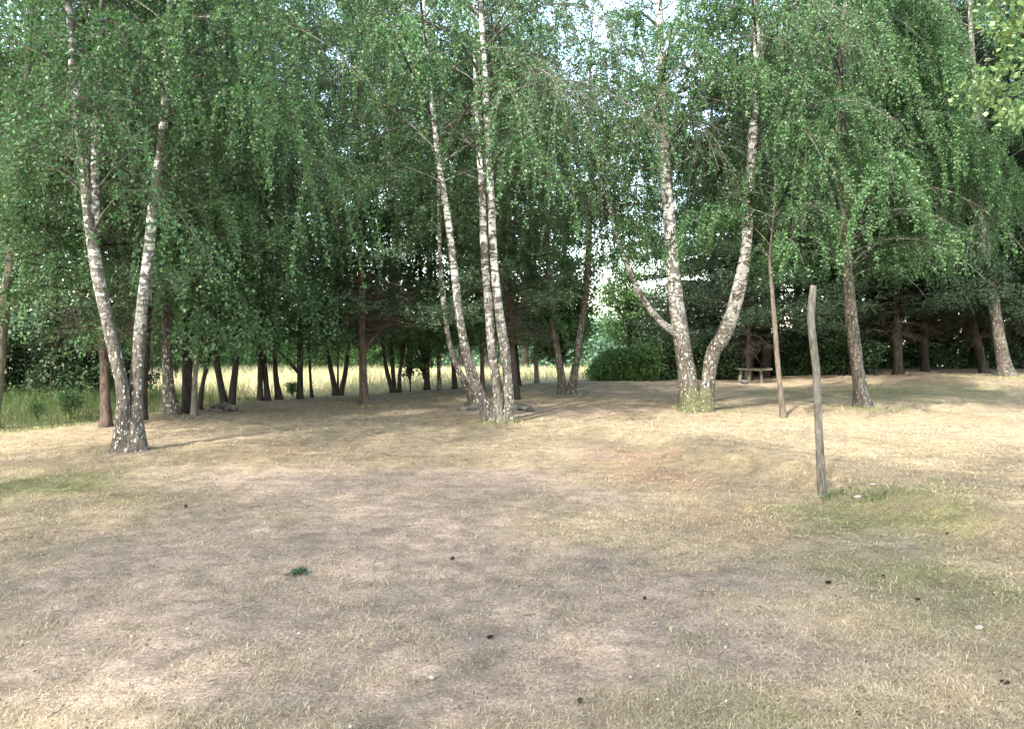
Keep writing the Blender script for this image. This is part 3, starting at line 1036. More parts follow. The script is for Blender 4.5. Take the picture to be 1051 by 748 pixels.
B, Pn, D, Br = BIRCH_CROWNS, PINE_CROWNS, DENSE, BROAD_CROWNS
ROW = [
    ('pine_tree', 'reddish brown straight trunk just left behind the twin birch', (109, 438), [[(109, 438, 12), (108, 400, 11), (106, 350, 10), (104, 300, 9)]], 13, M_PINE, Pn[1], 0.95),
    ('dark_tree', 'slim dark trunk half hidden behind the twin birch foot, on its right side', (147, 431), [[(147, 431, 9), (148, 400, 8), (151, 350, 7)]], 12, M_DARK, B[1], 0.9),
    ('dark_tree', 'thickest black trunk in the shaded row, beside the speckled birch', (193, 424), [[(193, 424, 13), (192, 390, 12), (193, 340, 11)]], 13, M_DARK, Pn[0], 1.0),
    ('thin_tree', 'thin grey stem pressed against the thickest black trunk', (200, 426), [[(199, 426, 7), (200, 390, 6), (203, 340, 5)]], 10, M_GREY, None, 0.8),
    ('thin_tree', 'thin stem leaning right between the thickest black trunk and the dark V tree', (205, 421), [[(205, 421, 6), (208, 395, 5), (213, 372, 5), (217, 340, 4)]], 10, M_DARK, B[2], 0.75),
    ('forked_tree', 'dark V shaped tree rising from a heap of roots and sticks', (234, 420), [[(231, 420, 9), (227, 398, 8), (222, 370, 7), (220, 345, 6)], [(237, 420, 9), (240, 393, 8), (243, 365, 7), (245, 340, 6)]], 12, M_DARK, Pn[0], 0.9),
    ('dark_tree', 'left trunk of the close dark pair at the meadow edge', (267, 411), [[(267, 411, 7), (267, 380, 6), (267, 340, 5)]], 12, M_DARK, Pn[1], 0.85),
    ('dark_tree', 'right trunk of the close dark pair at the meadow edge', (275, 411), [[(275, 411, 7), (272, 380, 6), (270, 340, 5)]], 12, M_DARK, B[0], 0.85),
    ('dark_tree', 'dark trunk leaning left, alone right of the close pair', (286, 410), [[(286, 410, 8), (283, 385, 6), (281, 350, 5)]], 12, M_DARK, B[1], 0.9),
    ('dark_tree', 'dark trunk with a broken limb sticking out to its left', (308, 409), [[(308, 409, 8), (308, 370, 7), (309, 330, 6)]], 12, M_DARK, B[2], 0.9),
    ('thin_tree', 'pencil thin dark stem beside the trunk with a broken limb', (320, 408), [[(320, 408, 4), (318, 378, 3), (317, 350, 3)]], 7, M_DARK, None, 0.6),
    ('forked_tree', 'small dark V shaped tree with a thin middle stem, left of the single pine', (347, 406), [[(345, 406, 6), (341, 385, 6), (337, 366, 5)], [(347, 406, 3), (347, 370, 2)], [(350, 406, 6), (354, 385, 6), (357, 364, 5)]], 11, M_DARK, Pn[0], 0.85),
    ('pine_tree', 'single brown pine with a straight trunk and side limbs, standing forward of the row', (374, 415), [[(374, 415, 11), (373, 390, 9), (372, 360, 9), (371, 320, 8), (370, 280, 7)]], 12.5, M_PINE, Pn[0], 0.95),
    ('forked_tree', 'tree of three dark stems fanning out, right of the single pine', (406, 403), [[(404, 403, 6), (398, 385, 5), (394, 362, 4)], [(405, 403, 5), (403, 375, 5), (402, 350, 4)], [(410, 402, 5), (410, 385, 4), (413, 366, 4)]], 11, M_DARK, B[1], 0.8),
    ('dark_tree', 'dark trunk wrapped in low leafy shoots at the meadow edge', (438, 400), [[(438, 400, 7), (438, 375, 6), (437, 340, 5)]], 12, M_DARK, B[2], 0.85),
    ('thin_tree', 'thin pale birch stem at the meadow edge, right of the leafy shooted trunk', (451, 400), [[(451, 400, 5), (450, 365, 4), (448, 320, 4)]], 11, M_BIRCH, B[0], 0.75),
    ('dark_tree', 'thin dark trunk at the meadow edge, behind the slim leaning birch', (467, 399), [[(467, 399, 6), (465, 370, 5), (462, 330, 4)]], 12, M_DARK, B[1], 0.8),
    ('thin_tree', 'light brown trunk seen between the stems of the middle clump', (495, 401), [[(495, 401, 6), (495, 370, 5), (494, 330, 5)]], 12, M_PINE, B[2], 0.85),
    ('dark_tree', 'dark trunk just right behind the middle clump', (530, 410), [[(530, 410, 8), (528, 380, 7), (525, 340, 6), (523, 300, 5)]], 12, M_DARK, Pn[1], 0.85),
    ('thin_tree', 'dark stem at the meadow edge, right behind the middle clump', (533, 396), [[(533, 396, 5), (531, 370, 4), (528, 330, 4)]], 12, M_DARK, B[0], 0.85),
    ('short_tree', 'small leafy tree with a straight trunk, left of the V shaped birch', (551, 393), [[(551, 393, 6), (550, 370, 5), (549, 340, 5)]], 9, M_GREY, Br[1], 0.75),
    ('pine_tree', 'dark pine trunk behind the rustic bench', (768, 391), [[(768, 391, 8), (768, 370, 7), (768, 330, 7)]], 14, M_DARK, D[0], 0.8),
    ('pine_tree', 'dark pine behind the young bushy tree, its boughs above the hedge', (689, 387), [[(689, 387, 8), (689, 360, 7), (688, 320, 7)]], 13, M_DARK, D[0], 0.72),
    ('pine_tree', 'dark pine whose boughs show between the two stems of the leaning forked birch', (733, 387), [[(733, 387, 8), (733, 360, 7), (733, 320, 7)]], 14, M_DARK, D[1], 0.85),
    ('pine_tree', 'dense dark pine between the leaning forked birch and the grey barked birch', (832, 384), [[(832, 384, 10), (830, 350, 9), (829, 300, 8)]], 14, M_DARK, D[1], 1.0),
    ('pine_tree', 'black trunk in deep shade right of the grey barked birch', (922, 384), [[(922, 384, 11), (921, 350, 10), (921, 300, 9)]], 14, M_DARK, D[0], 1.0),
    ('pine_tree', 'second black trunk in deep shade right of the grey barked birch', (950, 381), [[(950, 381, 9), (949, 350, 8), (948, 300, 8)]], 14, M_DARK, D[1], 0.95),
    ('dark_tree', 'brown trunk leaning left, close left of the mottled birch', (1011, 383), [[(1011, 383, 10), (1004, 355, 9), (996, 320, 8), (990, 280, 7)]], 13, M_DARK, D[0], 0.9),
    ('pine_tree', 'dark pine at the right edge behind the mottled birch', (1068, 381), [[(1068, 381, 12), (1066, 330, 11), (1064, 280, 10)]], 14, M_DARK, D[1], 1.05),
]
for k, (nm, lb, bp, st, H, mt, cr, sc) in enumerate(ROW):
    brs = ()
    if 'broken limb' in lb and nm == 'dark_tree':
        brs = ([(306, 382, 4), (300, 375, 3.5), (292, 366, 3), (285, 360, 2)],)
    if 'single brown pine' in lb:
        brs = ([(373, 360, 5), (379, 352, 4), (387, 343, 4), (395, 334, 3), (404, 326, 2)], [(371, 358, 4), (365, 354, 3), (358, 346, 2.5), (350, 342, 2)])
    simple_tree(nm, lb, bp, st, H, mt, 2000 + 17 * k, cr, sc, branches=brs)

# --- unseen birches added outside the frame so their crowns shade the near lawn
SHADE_CROWN = make_mesh('crown', weeping_crown(np.random.default_rng(58), straight(13.0), 2.0, 13.0, 60, 9000, 0.09, 2.8, zmin=1.6, twig_geo=False), [M_LEAF2, M_LIMB, M_TWIG])
for k, (x, y) in enumerate(((-8.4, -2.2), (-5.1, -3.4), (-2.3, -4.6), (-6.6, 0.4), (-3.5, -1.5), (1.4, -5.4), (-9.7, 1.0), (-0.6, -2.8))):
    t = thing('birch_tree', 'unseen birch added outside the picture to shade the near lawn', 'tree', (x, y, float(ground_z(x, y))), 'unseen added birches outside the picture')
    S = np.array([[0, 0, -0.2, 0.10], [0.05, 0, 4.5, 0.08], [0, 0.1, 9.5, 0.06], [0.05, 0, 16.5, 0.015]])
    obj('trunk', stem_mesh(S, M_BIRCH, 60 + k, 10, 0.2), t)
    c = obj('crown', SHADE_CROWN, t, (0, 0, 4.4))
    c.rotation_euler = (0, 0, k * 1.1)
    c.scale = (1.2, 1.2, 0.95)

# --- young trees, shrubs and hedge
def leafy(name, label, cat, px, py, crown, scale, depth=None, stem_h=0.6, r=0.02):
    base = on_ground(px, py)
    t = thing(name, label, cat, tuple(base))
    S = np.array([[0, 0, -0.1, r], [0.01, 0, stem_h * 0.5, r * 0.8], [0.0, 0.01, stem_h, r * 0.6]])
    obj('stem', stem_mesh(S, M_DARK, int(px), 8, 0.15), t)
    c = obj('crown', crown, t)
    c.scale = scale
    return t


leafy('sapling', 'knee high leafy sapling at the meadow edge, left of the leafy shooted trunk', 'plant', 421, 402, SMALL_CROWN, (0.7, 0.7, 0.85))
leafy('shrub', 'leafy shoots round the foot of the dark trunk at the meadow edge', 'shrub', 436, 401, SMALL_CROWN, (1.5, 1.2, 1.25))
leafy('shrub', 'dark round leafy bush behind the V shaped birch', 'shrub', 575, 396, round_crown(131, 0.9, 3.2, 1.15, 120, 9000, 0.1, M_BROAD, 0.4), (1, 1, 1), stem_h=1.4, r=0.04)
leafy('young_tree', 'bright green bushy young tree at the left end of the dark hedge', 'tree', 645, 388, round_crown(132, 1.2, 5.6, 1.15, 75, 9000, 0.10, leaf_mat('bright_leaf', [(0.04, 0.09, 0.028), (0.065, 0.13, 0.04), (0.10, 0.18, 0.055)]), 0.5), (1, 1, 1), stem_h=3.0, r=0.06)


WEED = round_crown(123, 0.1, 0.75, 0.3, 30, 900, 0.06, M_HEDGEWEED, 0.16)
for px, py, sc, lb in ((38, 432, 0.5, 'smaller leafy green weed in the long grass near the left edge'),
                       (72, 430, 0.75, 'bigger leafy green weed in the long grass, nearer the reddish brown trunk'),
                       (300, 408, 0.6, 'low leafy weed at the meadow edge beside the trunk with a broken limb')):
    leafy('weed', lb, 'plant', px, py, WEED, (sc, sc, sc), stem_h=0.4, r=0.008)


def hedge_mesh(seed, px0, px1, py, h, depth, nl, mat, ll=0.09, taper=0.07):
    rng = np.random.default_rng(seed)
    a, b = on_ground(px0, py), on_ground(px1, py)
    c = (a + b) / 2
    n = 500

    def pts(m):
        u = rng.random(m)
        v = rng.uniform(-0.5, 0.5, m) * depth
        w = (rng.random(m) ** 1.15) * h
        lim = h * (0.85 + 0.2 * vnoise(u * np.linalg.norm(b - a) * 0.8, v * 0 + 3, seed)) * (1 - 0.25 * (np.abs(v) / (depth * 0.5)) ** 2)
        lim = lim * (1 + 0.25 * vnoise(u * np.linalg.norm(b - a) * 2.0, v + 9, seed + 2)) * sstep(-0.04, taper, u) ** 0.6 * sstep(-0.04, 0.07, 1 - u)
        w = np.minimum(w, lim)
        q = a[None] + (b - a)[None] * u[:, None] - c
        q[:, 1] += v + depth * 0.5
        q[:, 2] += w + 0.1
        return q
    V_, F_ = clump_crown(rng, pts, n, nl, 0.38, ll, flat=0.3)
    m = 60
    E = pts(m)
    S = E.copy()
    S[:, 2] = -0.15
    Vb, Fb = tubes_many(np.stack([S, (S + E) / 2 + rng.normal(0, 0.05, S.shape), E], 1), np.repeat(np.array([[0.03, 0.02, 0.006]]), m, 0), 4)
    return make_mesh('hedge', [(V_, F_, 0, False), (Vb, Fb, 1, True)], [mat, M_DARK]), tuple(c)


M_HEDGE = leaf_mat('hedge_leaf', [(0.012, 0.027, 0.011), (0.020, 0.041, 0.015), (0.032, 0.060, 0.022)], trans=0.15, spec=0.25)  # near-black greens: shade under the trees is painted into the leaf colour
me_, c_ = hedge_mesh(141, 614, 674, 391, 1.3, 1.7, 34000, M_BROAD, taper=0.5)
tag(obj('shrub', me_, None, c_), 'low rounded green shrub at the open end of the hedge, beside the meadow', 'shrub')
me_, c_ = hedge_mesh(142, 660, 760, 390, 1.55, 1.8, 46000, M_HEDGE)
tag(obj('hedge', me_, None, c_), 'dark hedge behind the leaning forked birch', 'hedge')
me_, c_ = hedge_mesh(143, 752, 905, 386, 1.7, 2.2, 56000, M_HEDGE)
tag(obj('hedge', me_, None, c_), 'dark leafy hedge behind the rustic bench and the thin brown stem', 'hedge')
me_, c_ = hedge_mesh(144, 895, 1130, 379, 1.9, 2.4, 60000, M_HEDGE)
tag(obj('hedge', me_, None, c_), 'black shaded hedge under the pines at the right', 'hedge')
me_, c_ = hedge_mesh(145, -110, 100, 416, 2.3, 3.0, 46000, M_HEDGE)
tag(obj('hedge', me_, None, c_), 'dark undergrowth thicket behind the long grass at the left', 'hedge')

# tree whose pale leaves reach into the top right corner
rng = np.random.default_rng(151)
pb = at(1150, 430, 13.0)
base = np.array([pb[0], 13.0, float(ground_z(pb[0], 13.0))])
t = thing('maple_tree', 'tree with larger pale yellow green leaves reaching in at the top right corner', 'tree', tuple(base))
S = np.array([[0, 0, -0.2, 0.2], [0.0, 0, 1.5, 0.17], [0.1, 0.1, 4, 0.13], [0, 0.2, 7, 0.08], [0, 0, 9.5, 0.02]])
obj('trunk', stem_mesh(S, M_GREY, 7), t)
obj('crown', round_crown(152, 4.2, 11.0, 2.3, 170, 15000, 0.12, M_MAPLE, 0.5), t)

# --- wood beyond: one mass
def wood(name, label, spots, seed, mat, ll, nl, ncl, lo=1.0):
    rng = np.random.default_rng(seed)
    Vs, Fs, Vt, Ft = [], [], [], []
    o1 = o2 = 0
    for (x, y, h, r) in spots:
        z = float(ground_z(x, y))

        def pts(n):
            d = unit(rng.normal(size=(n, 3))) * (rng.random(n) ** 0.4)[:, None]
            lob = 1 + 0.3 * vnoise(np.arctan2(d[:, 1], d[:, 0]) * 1.5 + 10 + x, d[:, 2] * 2 + 10, seed)
            return np.array([x, y, z + lo + (h - lo) / 2]) + d * np.stack([r * lob, r * lob, (h - lo) / 2 * lob], -1)
        V_, F_ = clump_crown(rng, pts, ncl, nl, 0.22 * r + 0.3, ll)
        Vs.append(V_)
        Fs.append(F_ + o1)
        o1 += len(V_)
        V_, F_ = tube(np.array([[x, y, z - 0.3, 0.2], [x + 0.1, y, z + h * 0.4, 0.14], [x, y, z + h * 0.85, 0.04]]), 7)
        Vt.append(V_)
        Ft.append(F_ + o2)
        o2 += len(V_)
    o = obj(name, make_mesh(name, [(np.concatenate(Vs), np.concatenate(Fs), 0, False), (np.concatenate(Vt), np.concatenate(Ft), 1, True)], [mat, M_DARK]))
    o['kind'] = 'stuff'
    o['label'] = label
    return o


def spread_spots(seed, px0, px1, y0, y1, n, h0, h1, r0, r1):
    rng = np.random.default_rng(seed)
    out = []
    for k in range(n):
        y = rng.uniform(y0, y1)
        px = px0 + (px1 - px0) * (k + rng.random()) / n
        out.append(((px - CX) / F * y, y, rng.uniform(h0, h1), rng.uniform(r0, r1)))
    return out


wood('left_wood', 'dense leafy wood closing the view behind the left lawn and meadow',
     spread_spots(1, -160, 200, 27, 40, 16, 12, 18, 2.6, 3.6) + spread_spots(2, 150, 262, 46, 62, 5, 14, 21, 3.2, 4.4), 11, M_LEAF2, 0.17, 7000, 90)
wood('right_wood', 'dark evergreen wood closing the view behind the right hedge',
     spread_spots(3, 765, 1200, 29, 42, 30, 13, 19, 2.6, 3.6), 12, M_HEDGE, 0.17, 7000, 90, lo=0.4)
wood('tall_wood', 'tall trees standing beyond the meadow row',
     spread_spots(4, 330, 590, 36, 52, 9, 15, 22, 2.2, 3.2), 13, M_LEAF2, 0.15, 7000, 100, lo=6.5)
wood('meadow_bushes', 'green bushes along the far side of the meadow',
     spread_spots(6, 60, 420, 40, 50, 18, 2.2, 6.0, 1.5, 2.6), 15, M_BROAD, 0.14, 3000, 60, lo=0.0)
wood('distant_wood', 'blue green line of far trees beyond the meadow',
     spread_spots(5, 120, 660, 105, 140, 46, 8, 13, 4, 7), 14, M_FARLEAF, 0.5, 1600, 40)

# ---------------------------------------------------------------- poles
def pole(name, label, base_px, spec, mat, seed, cat):
    base = on_ground(*base_px)
    P = [[0, 0, -0.3, spec[0][2] * 0.5 * base[1] / F]]
    for (px, py, w) in spec:
        p = at(px, py, base[1])
        P.append([p[0] - base[0], p[1] - base[1], max(0, p[2] - base[2]), w * 0.5 * base[1] / F])
    Q = catmull(P, 0.05)
    V_, F_ = tube(Q, 12, 0.13, 0, seed)
    n = len(V_)
    top = V_[-12:].mean(0) + np.array([0, 0, 0.004])
    V_ = np.vstack([V_, top])
    k = n - 12 + np.arange(12)
    tri = np.stack([k, n - 12 + (np.arange(12) + 1) % 12, np.full(12, n)], -1)
    m = make_mesh(name, [(V_, F_, 0, True), (V_, tri, 0, False)], [mat])
    return tag(obj(name, m, None, tuple(base)), label, cat)


M_POLE = rough_bark('pole_bark', (0.04, 0.036, 0.03), (0.11, 0.10, 0.085), (0.21, 0.195, 0.17), (22, 22, 6))
pole('wooden_pole', 'crooked grey pole with a sawn top standing alone on the right lawn', (843, 510),
     [(844, 511, 8.6), (842, 470, 8.1), (839.5, 420, 7.6), (838, 380, 7.6), (834, 345, 7.2), (832.5, 325, 7.2), (834, 305, 6.8), (835, 293, 6.4)], M_POLE, 5, 'pole')
M_REDPOLE = rough_bark('bare_stem', (0.04, 0.031, 0.025), (0.095, 0.077, 0.063), (0.165, 0.14, 0.118))
base = on_ground(803, 428)
t = thing('thin_tree', 'thin bare brown stem between the leaning forked birch and the cut pole', 'tree', tuple(base))
S = stem_points(base, [(804, 428, 7.5), (801, 400, 6), (798, 370, 6), (795, 330, 5.5), (792, 295, 4.5), (790, 265, 3)], 5.2, np.random.default_rng(3))
obj('trunk', stem_mesh(S, M_REDPOLE, 5, 10, 0.1, 0.08, 0.3), t)
obj('crown', make_mesh('crown', weeping_crown(np.random.default_rng(5), [S], 2.9, 5.2, 22, 14000, 0.05, 1.4, zmin=2.5), [M_LEAF, M_LIMB, M_TWIG]), t)

# ---------------------------------------------------------------- rustic bench
M_WOOD = rough_bark('weathered_wood', (0.03, 0.03, 0.02), (0.075, 0.072, 0.05), (0.14, 0.13, 0.095), (4, 20, 20))


def slab(x0, x1, y0, y1, z0, z1, seed, nx=14):
    """a rough sawn plank with uneven edges"""
    u = np.linspace(0, 1, nx)
    prof = []
    for k, (yy, zz) in enumerate(((y0, z0), (y1, z0), (y1 + 0.004, (z0 + z1) / 2), (y1, z1), (y0, z1), (y0 - 0.004, (z0 + z1) / 2))):
        dy_ = 0.018 * vnoise(u * 6 + 3, u * 0 + k * 3.3, seed)
        dz_ = 0.010 * vnoise(u * 5 + 9, u * 0 + k * 2.1, seed + 1)
        prof.append(np.stack([x0 + (x1 - x0) * u, yy + dy_, zz + dz_ - 0.02 * np.sin(u * math.pi)], -1))
    P = np.stack(prof, 1)
    K = 6
    V_ = P.reshape(-1, 3)
    i = np.arange(nx - 1)[:, None] * K
    j = np.arange(K)[None]
    F_ = np.stack([i + j, i + K + j, i + K + (j + 1) % K, i + (j + 1) % K], -1).reshape(-1, 4)
    caps = np.array([[0, 1, 2, 3, 4, 5], [(nx - 1) * K + q for q in (5, 4, 3, 2, 1, 0)]])
    return [(V_, F_, 0, False), (V_, caps, 0, False)]


base = on_ground(771, 393)
sc = base[1] / F
t = thing('rustic_bench', 'low weathered plank bench on round log legs in front of the dark hedge', 'bench', tuple(base))
zt = (393 - 378) * sc
obj('seat', make_mesh('seat', slab(-15 * sc, 20 * sc, -0.20, 0.22, zt - 0.05, zt + 0.01, 4), [M_WOOD]), t)
for lx, dx, ly in ((-11, -1.0, 0.0), (-1.5, -0.7, 0.02), (9.5, 1.2, -0.02)):
    P = np.array([[lx * sc + dx * 0.03, ly, -0.12, 0.065], [lx * sc + dx * 0.02, ly, zt * 0.3, 0.055], [lx * sc, ly, zt * 0.7, 0.05], [lx * sc, ly, zt - 0.045, 0.055]])
    V_, F_ = tube(catmull(P, 0.06), 10, 0.1, 0, int(lx) + 20)
    obj('leg', make_mesh('leg', [(V_, F_, 0, True)], [M_GREY]), t)

# ---------------------------------------------------------------- stones, roots, cones, litter
def stone_mesh(seed, sx, sy, sz, mat):
    import bmesh
    bm = bmesh.new()
    bmesh.ops.create_icosphere(bm, subdivisions=3, radius=1.0)
    rng = np.random.default_rng(seed)
    offs = rng.normal(size=(7, 3))
    for v in bm.verts:
        p = np.array(v.co)
        d = 1.0
        for o_ in offs:
            o1 = o_ / np.linalg.norm(o_)
            k = float(p @ o1)
            if k > 0.55:
                d = min(d, 0.62 / k + 0.06)
        d *= 1 + 0.05 * float(vnoise(p[0] * 3 + 9, p[1] * 3 + p[2] * 2 + 9, seed))
        v.co = (p[0] * d * sx, p[1] * d * sy, p[2] * d * sz)
    m = bpy.data.meshes.new('stone')
    bm.to_mesh(m)
    bm.free()
    for f in m.polygons:
        f.use_smooth = True
    m.materials.append(mat)
    return m


M_STONE = rough_bark('grey_stone', (0.045, 0.043, 0.043), (0.10, 0.095, 0.094), (0.17, 0.162, 0.16), (14, 14, 14))
M_SOOT = rough_bark('sooty_stone', (0.025, 0.024, 0.024), (0.07, 0.066, 0.066), (0.14, 0.13, 0.13), (14, 14, 14))
M_PALE = rough_bark('pale_stone', (0.20, 0.19, 0.165), (0.32, 0.30, 0.27), (0.42, 0.40, 0.36), (20, 20, 20))
FIRE = [
    (475, 421, 0.13, 'small grey fire ring stone, outermost on the left of the middle clump', M_STONE),
    (480, 418.5, 0.15, 'dark rounded fire ring stone left of the middle clump, second from the outside', M_SOOT),
    (487, 421, 0.20, 'flat broad fire ring stone touching the left stem of the middle clump', M_STONE),
    (531, 420, 0.20, 'biggest grey fire ring stone just right of the middle clump', M_STONE),
    (539, 421, 0.18, 'dark sloping fire ring stone right of the middle clump', M_SOOT),
    (544, 422, 0.11, 'small dark fire ring stone, outermost on the right of the middle clump', M_SOOT),
]
for k, (px, py, s, lb, mt) in enumerate(FIRE):
    p = on_ground(px, py)
    o = obj('fire_stone', stone_mesh(300 + k, s * 1.1, s * 0.85, s * 0.55, mt), None, (p[0], p[1], p[2] + s * 0.22))
    o.rotation_euler = (0, 0, k * 1.3)
    tag(o, lb, 'stone', 'stones around the fire pit')
p = on_ground(764, 394)
tag(obj('stone', stone_mesh(320, 0.15, 0.12, 0.10, M_STONE), None, (p[0], p[1], p[2] + 0.06)), 'grey stone on the ground under the rustic bench', 'stone')
for k, (px, py, s, lb) in enumerate(((881, 511, 0.036, 'white stone chip in the green tuft beside the cut pole, the wider one'), (896, 498, 0.024, 'white stone chip behind the green tuft, farther from the cut pole'), (838, 511, 0.03, 'white stone chip at the left foot of the cut pole'),
                                     (1005, 645, 0.02, 'pale pebble at the right of the near lawn'), (443, 696, 0.014, 'pale pebble near the bottom of the lawn'))):
    p = on_ground(px, py)
    tag(obj('pebble', stone_mesh(330 + k, s * 1.3, s, s * 0.6, M_PALE), None, (p[0], p[1], p[2] + s * 0.4)), lb, 'stone')

# roots and sticks heaped at the V tree
rng = np.random.default_rng(77)
base = on_ground(234, 422)
m = 46
a = rng.uniform(0, 6.28, m)
S = np.stack([np.cos(a) * rng.uniform(0, 0.22, m), np.sin(a) * rng.uniform(0, 0.18, m) - 0.1, rng.uniform(0.0, 0.16, m)], -1)
dv = unit(np.stack([np.cos(a), np.sin(a) * 0.6, rng.normal(-0.12, 0.2, m)], -1)) * rng.uniform(0.12, 0.28, (m, 1))
Q = np.stack([S, S + dv * 0.5 + rng.normal(0, 0.03, S.shape), S + dv], 1)
Q[:, :, 2] = np.maximum(Q[:, :, 2], 0.0)
V_, F_ = tubes_many(Q, np.repeat(np.array([[0.035, 0.026, 0.012]]), m, 0) * rng.uniform(0.4, 1.2, (m, 1)), 6)
tag(obj('brush_heap', make_mesh('brush_heap', [(V_, F_, 0, True)], [M_GREY]), None, tuple(base)), 'heap of grey roots and sticks at the foot of the dark V tree', 'brush heap')


# pine cones
def cone_mesh():
    n = 70
    k = np.arange(n)
    z = k / n
    r = 0.026 * np.sin(np.clip(z * 0.93 + 0.07, 0, 1) * math.pi) ** 0.7 + 0.003
    a = k * 2.39996
    c = np.stack([np.cos(a) * r, np.sin(a) * r, z * 0.058], -1)
    out = np.stack([np.cos(a), np.sin(a), np.full(n, 0.45)], -1)
    sd = np.stack([-np.sin(a), np.cos(a), np.zeros(n)], -1)
    up = np.cross(out, sd)
    V_ = np.stack([c * np.array([0.3, 0.3, 1]) - sd * 0.003, c + out * 0.004 - sd * 0.009 - up * 0.003, c + out * 0.012, c + out * 0.004 + sd * 0.009 - up * 0.003, c + out * 0.005 + up * 0.006], 1).reshape(-1, 3)
    b = k[:, None] * 5
    core = np.array([[0, 0, -0.004, 0.008], [0, 0, 0.015, 0.018], [0, 0, 0.04, 0.016], [0, 0, 0.06, 0.004]])
    Vc, Fc = tube(core, 8)
    F3 = np.concatenate([b + np.array([[0, 1, 4]]), b + np.array([[1, 2, 4]]), b + np.array([[2, 3, 4]]), b + np.array([[3, 0, 4]])])
    m = make_mesh('pine_cone', [(V_, F3, 0, False), (Vc, Fc, 0, True)], [rough_bark('cone_scale', (0.035, 0.026, 0.02), (0.085, 0.062, 0.046), (0.15, 0.115, 0.085), (60, 60, 60))])
    return m


CONE = cone_mesh()
CONES = [
    (595, 720, 0.9, 'dark pine cone nearest the camera, at the bottom middle of the lawn'),
    (500, 656, 0.95, 'dark pine cone on the greyish near lawn, between the nearest cone and the green sprig'),
    (663, 616, 0.9, 'dark pine cone on bare soil right of the middle of the near lawn'),
    (466, 574, 1.0, 'brown pine cone to the right of the green sprig, level with it'),
    (847, 600, 1.2, 'dark pine cone below the cut pole, on thin dry grass'),
    (908, 594, 1.0, 'dark pine cone right of the one below the cut pole'),
    (944, 617, 1.0, 'dark pine cone by the greenish grass at the right'),
    (986, 629, 0.95, 'dark pine cone in the greenish grass, rightmost of the middle ones'),
    (880, 738, 1.1, 'pine cone at the bottom edge of the lawn, right of the nearest cone'),
    (1036, 703, 1.1, 'pine cone in the bottom right corner on reddish ground'),
    (191, 521, 1.2, 'dark pine cone on the reddish ground at the left'),
    (971, 549, 1.0, 'pine cone below the green tufts right of the cut pole'),
]
for k, (px, py, s, lb) in enumerate(CONES):
    p = on_ground(px, py)
    o = obj('pine_cone', CONE, None, (p[0], p[1], p[2] + 0.013 * s))
    o.rotation_euler = (1.45 + 0.3 * math.sin(k * 3.1), 0.2 * math.cos(k), k * 1.9)
    o.scale = (s * 0.38 * (0.85 + 0.15 * math.sin(k * 5.1)), s * 0.38 * (0.8 + 0.2 * math.cos(k * 3.7)), s * (0.5 + 0.12 * math.sin(k * 2.3)))
    tag(o, lb, 'pine cone', 'pine cones scattered on the lawn')

# green pine sprig
rng = np.random.default_rng(88)
p = on_ground(305, 590)
P = np.array([[-0.085, -0.02, 0.012, 0.003], [-0.03, -0.005, 0.016, 0.003], [0.02, 0.02, 0.02, 0.0025], [0.05, 0.035, 0.02, 0.002]])
V_, F_ = tube(catmull(P, 0.02), 6)
n = 420
tt = rng.uniform(0.3, 1.0, n)
C = np.stack([np.interp(tt, np.linspace(0, 1, 4), P[:, q]) for q in range(3)], -1) + rng.normal(0, 0.012, (n, 3))
C[:, 2] = np.maximum(C[:, 2], 0.008)
Vn, Fn = leaves(C, 0.035, 0.006, rng, hang=0.0)
Vn[:, 2] = np.clip(Vn[:, 2], 0.004, 0.05)
t = thing('pine_sprig', 'fresh green sprig lying on the bare soil of the near lawn', 'twig', tuple(p))
obj('twig', make_mesh('twig', [(V_, F_, 0, True)], [M_DEADTWIG]), t)
obj('needles', make_mesh('needles', [(Vn, Fn, 0, False)], [leaf_mat('fresh_needle', [(0.025, 0.06, 0.028), (0.04, 0.085, 0.04), (0.06, 0.11, 0.055)], trans=0.15)]), t)

# leaf litter and small sticks
n = 3600
y = 2.8 + (R.random(n) ** 1.7) * 12
x = R.uniform(-1, 1, n) * (0.7 * y + 0.8)
P = np.stack([x, y, ground_z(x, y) + 0.018], -1)
V_, F_ = leaves(P, 0.018, 0.013, R, hang=0.0, flat=4.0)
M_LIT = island_mat('fallen_leaf', [(0.05, 0.035, 0.022), (0.10, 0.065, 0.04), (0.20, 0.14, 0.085), (0.07, 0.052, 0.036), (0.06, 0.045, 0.032), (0.42, 0.37, 0.28)])
o = obj('leaf_litter', make_mesh('leaf_litter', [(V_, F_, 0, False)], [M_LIT]))
o['kind'] = 'stuff'
o['label'] = 'small fallen leaves and crumbs scattered over the lawn'

# small broken twigs
n = 260
y = 2.8 + (R.random(n) ** 1.6) * 11
x = R.uniform(-1, 1, n) * (0.7 * y + 0.8)
a = R.uniform(0, 6.28, n)
l = R.uniform(0.012, 0.06, n)
P = np.stack([x, y, ground_z(x, y) + 0.022], -1)
d = np.stack([np.cos(a) * l, np.sin(a) * l, R.normal(0, 0.006, n)], -1)
Q = np.stack([P - d, P + np.stack([-np.sin(a), np.cos(a), a * 0], -1) * (l * R.normal(0, 0.15, n))[:, None], P + d], 1)
V_, F_ = tubes_many(Q, np.repeat(np.array([[0.0022, 0.002, 0.001]]), n, 0), 5)
o = obj('twig_litter', make_mesh('twig_litter', [(V_, F_, 0, True)], [M_DEADTWIG]))
o['kind'] = 'stuff'
o['label'] = 'thin broken twigs strewn over the lawn'

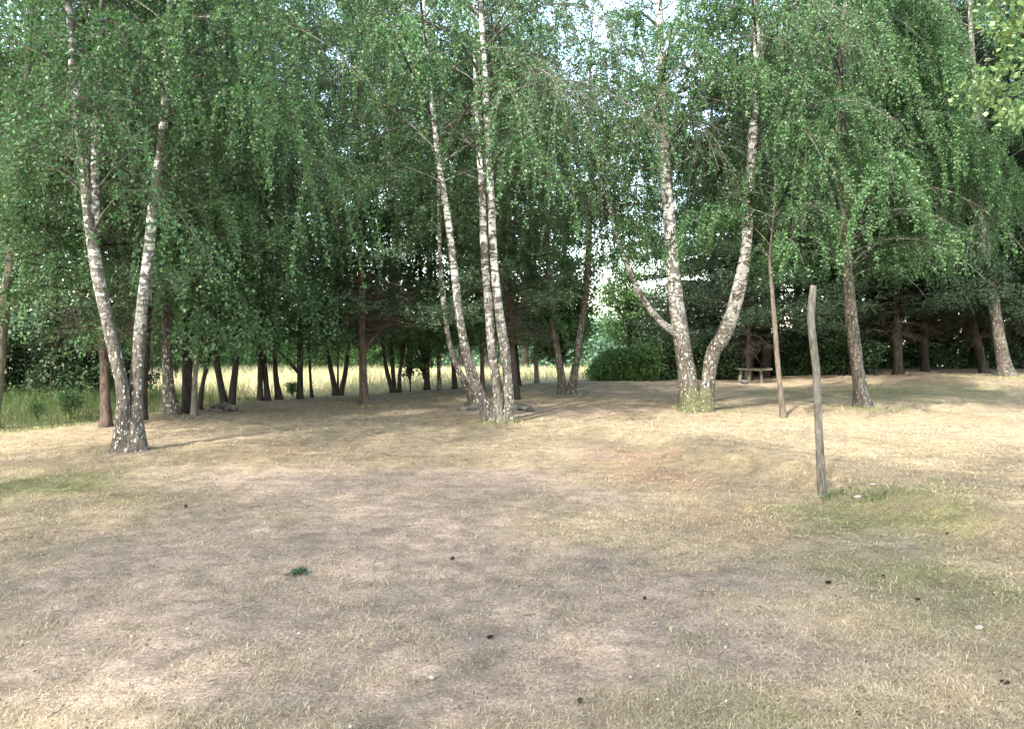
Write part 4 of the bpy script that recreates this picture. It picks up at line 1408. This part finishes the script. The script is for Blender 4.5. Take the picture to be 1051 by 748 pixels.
# green tufts on the lawn and round the trunk feet
def tufts(name, label, spots, seed, mat):
    rng = np.random.default_rng(seed)
    xs_, ys_, hs_ = [], [], []
    for (px, py, r, n_, h_) in spots:
        c = on_ground(px, py)
        xs_.append(c[0] + rng.normal(0, r, n_))
        ys_.append(c[1] + rng.normal(0, r * 0.6, n_))
        hs_.append(rng.uniform(0.4, 1.1, n_) * h_)
    x_, y_, h_ = np.concatenate(xs_), np.concatenate(ys_), np.concatenate(hs_)
    V_, q, tr = tall_blades(x_, y_, h_, np.full(len(x_), 0.0035), rng, 0.45)
    o = obj(name, make_mesh(name, two(V_, q, tr, 0), [mat]))
    o['kind'] = 'stuff'
    o['label'] = label


rng = np.random.default_rng(66)
n = 1700
y = 2.6 + (rng.random(n) ** 1.5) * 13
x = rng.uniform(-1, 1, n) * (0.7 * y + 0.8)
s_, g_, r_, st_, f_ = patch_masks(x, y)
ok = (rng.random(n) < (0.9 - 0.85 * s_ + 0.5 * fbm(x, y, 171, 1.3, 3))) & (y < edge_y(x))
x, y = x[ok], y[ok]
sz = rng.uniform(0.3, 1.2, len(x)) ** 1.5
nb = (16 * sz + 5).astype(int)
bx, by_ = np.repeat(x, nb), np.repeat(y, nb)
ss_ = np.repeat(sz, nb)
bx = bx + rng.normal(0, 0.035, len(bx)) * ss_
by_ = by_ + rng.normal(0, 0.03, len(bx)) * ss_
V_, q, tr = tall_blades(bx, by_, rng.uniform(0.012, 0.042, len(bx)) * (0.6 + 0.5 * ss_), np.maximum(0.0009, 0.00022 * by_), rng, 0.8)
o = obj('dead_tufts', make_mesh('dead_tufts', two(V_, q, tr, 0), [island_mat('tuft_straw', [(0.10, 0.08, 0.048), (0.18, 0.145, 0.088), (0.27, 0.22, 0.135), (0.17, 0.155, 0.075)])]))
o['kind'] = 'stuff'
o['label'] = 'low ragged tufts of dead grass on the worn lawn'

M_TUFT = leaf_mat('tuft_green', [(0.045, 0.075, 0.028), (0.08, 0.115, 0.045), (0.17, 0.18, 0.09), (0.27, 0.24, 0.14)], trans=0.25)
tufts('green_tufts', 'green grass tufts beside the cut pole on the right lawn',
      [(853, 510, 0.05, 160, 0.10), (862, 507, 0.10, 240, 0.08), (878, 510, 0.10, 200, 0.07), (905, 508, 0.07, 220, 0.08), (913, 505, 0.16, 160, 0.05), (962, 494, 0.08, 240, 0.06), (975, 497, 0.15, 120, 0.05), (820, 500, 0.16, 120, 0.045), (940, 500, 0.4, 220, 0.04), (820, 545, 0.05, 110, 0.05), (1000, 500, 0.3, 110, 0.04), (970, 590, 0.25, 160, 0.035), (1015, 575, 0.3, 160, 0.035), (885, 495, 0.12, 90, 0.05)], 5, M_TUFT)
tufts('foot_grass', 'pale grass growing round the trunk feet',
      [(512, 435, 0.22, 260, 0.16), (716, 425, 0.5, 260, 0.07), (885, 421, 0.5, 600, 0.14), (133, 466, 0.5, 400, 0.07), (1033, 389, 0.5, 400, 0.15), (374, 417, 0.4, 300, 0.1)], 6,
      leaf_mat('foot_green', [(0.12, 0.13, 0.05), (0.20, 0.20, 0.09), (0.32, 0.29, 0.15)], trans=0.25))
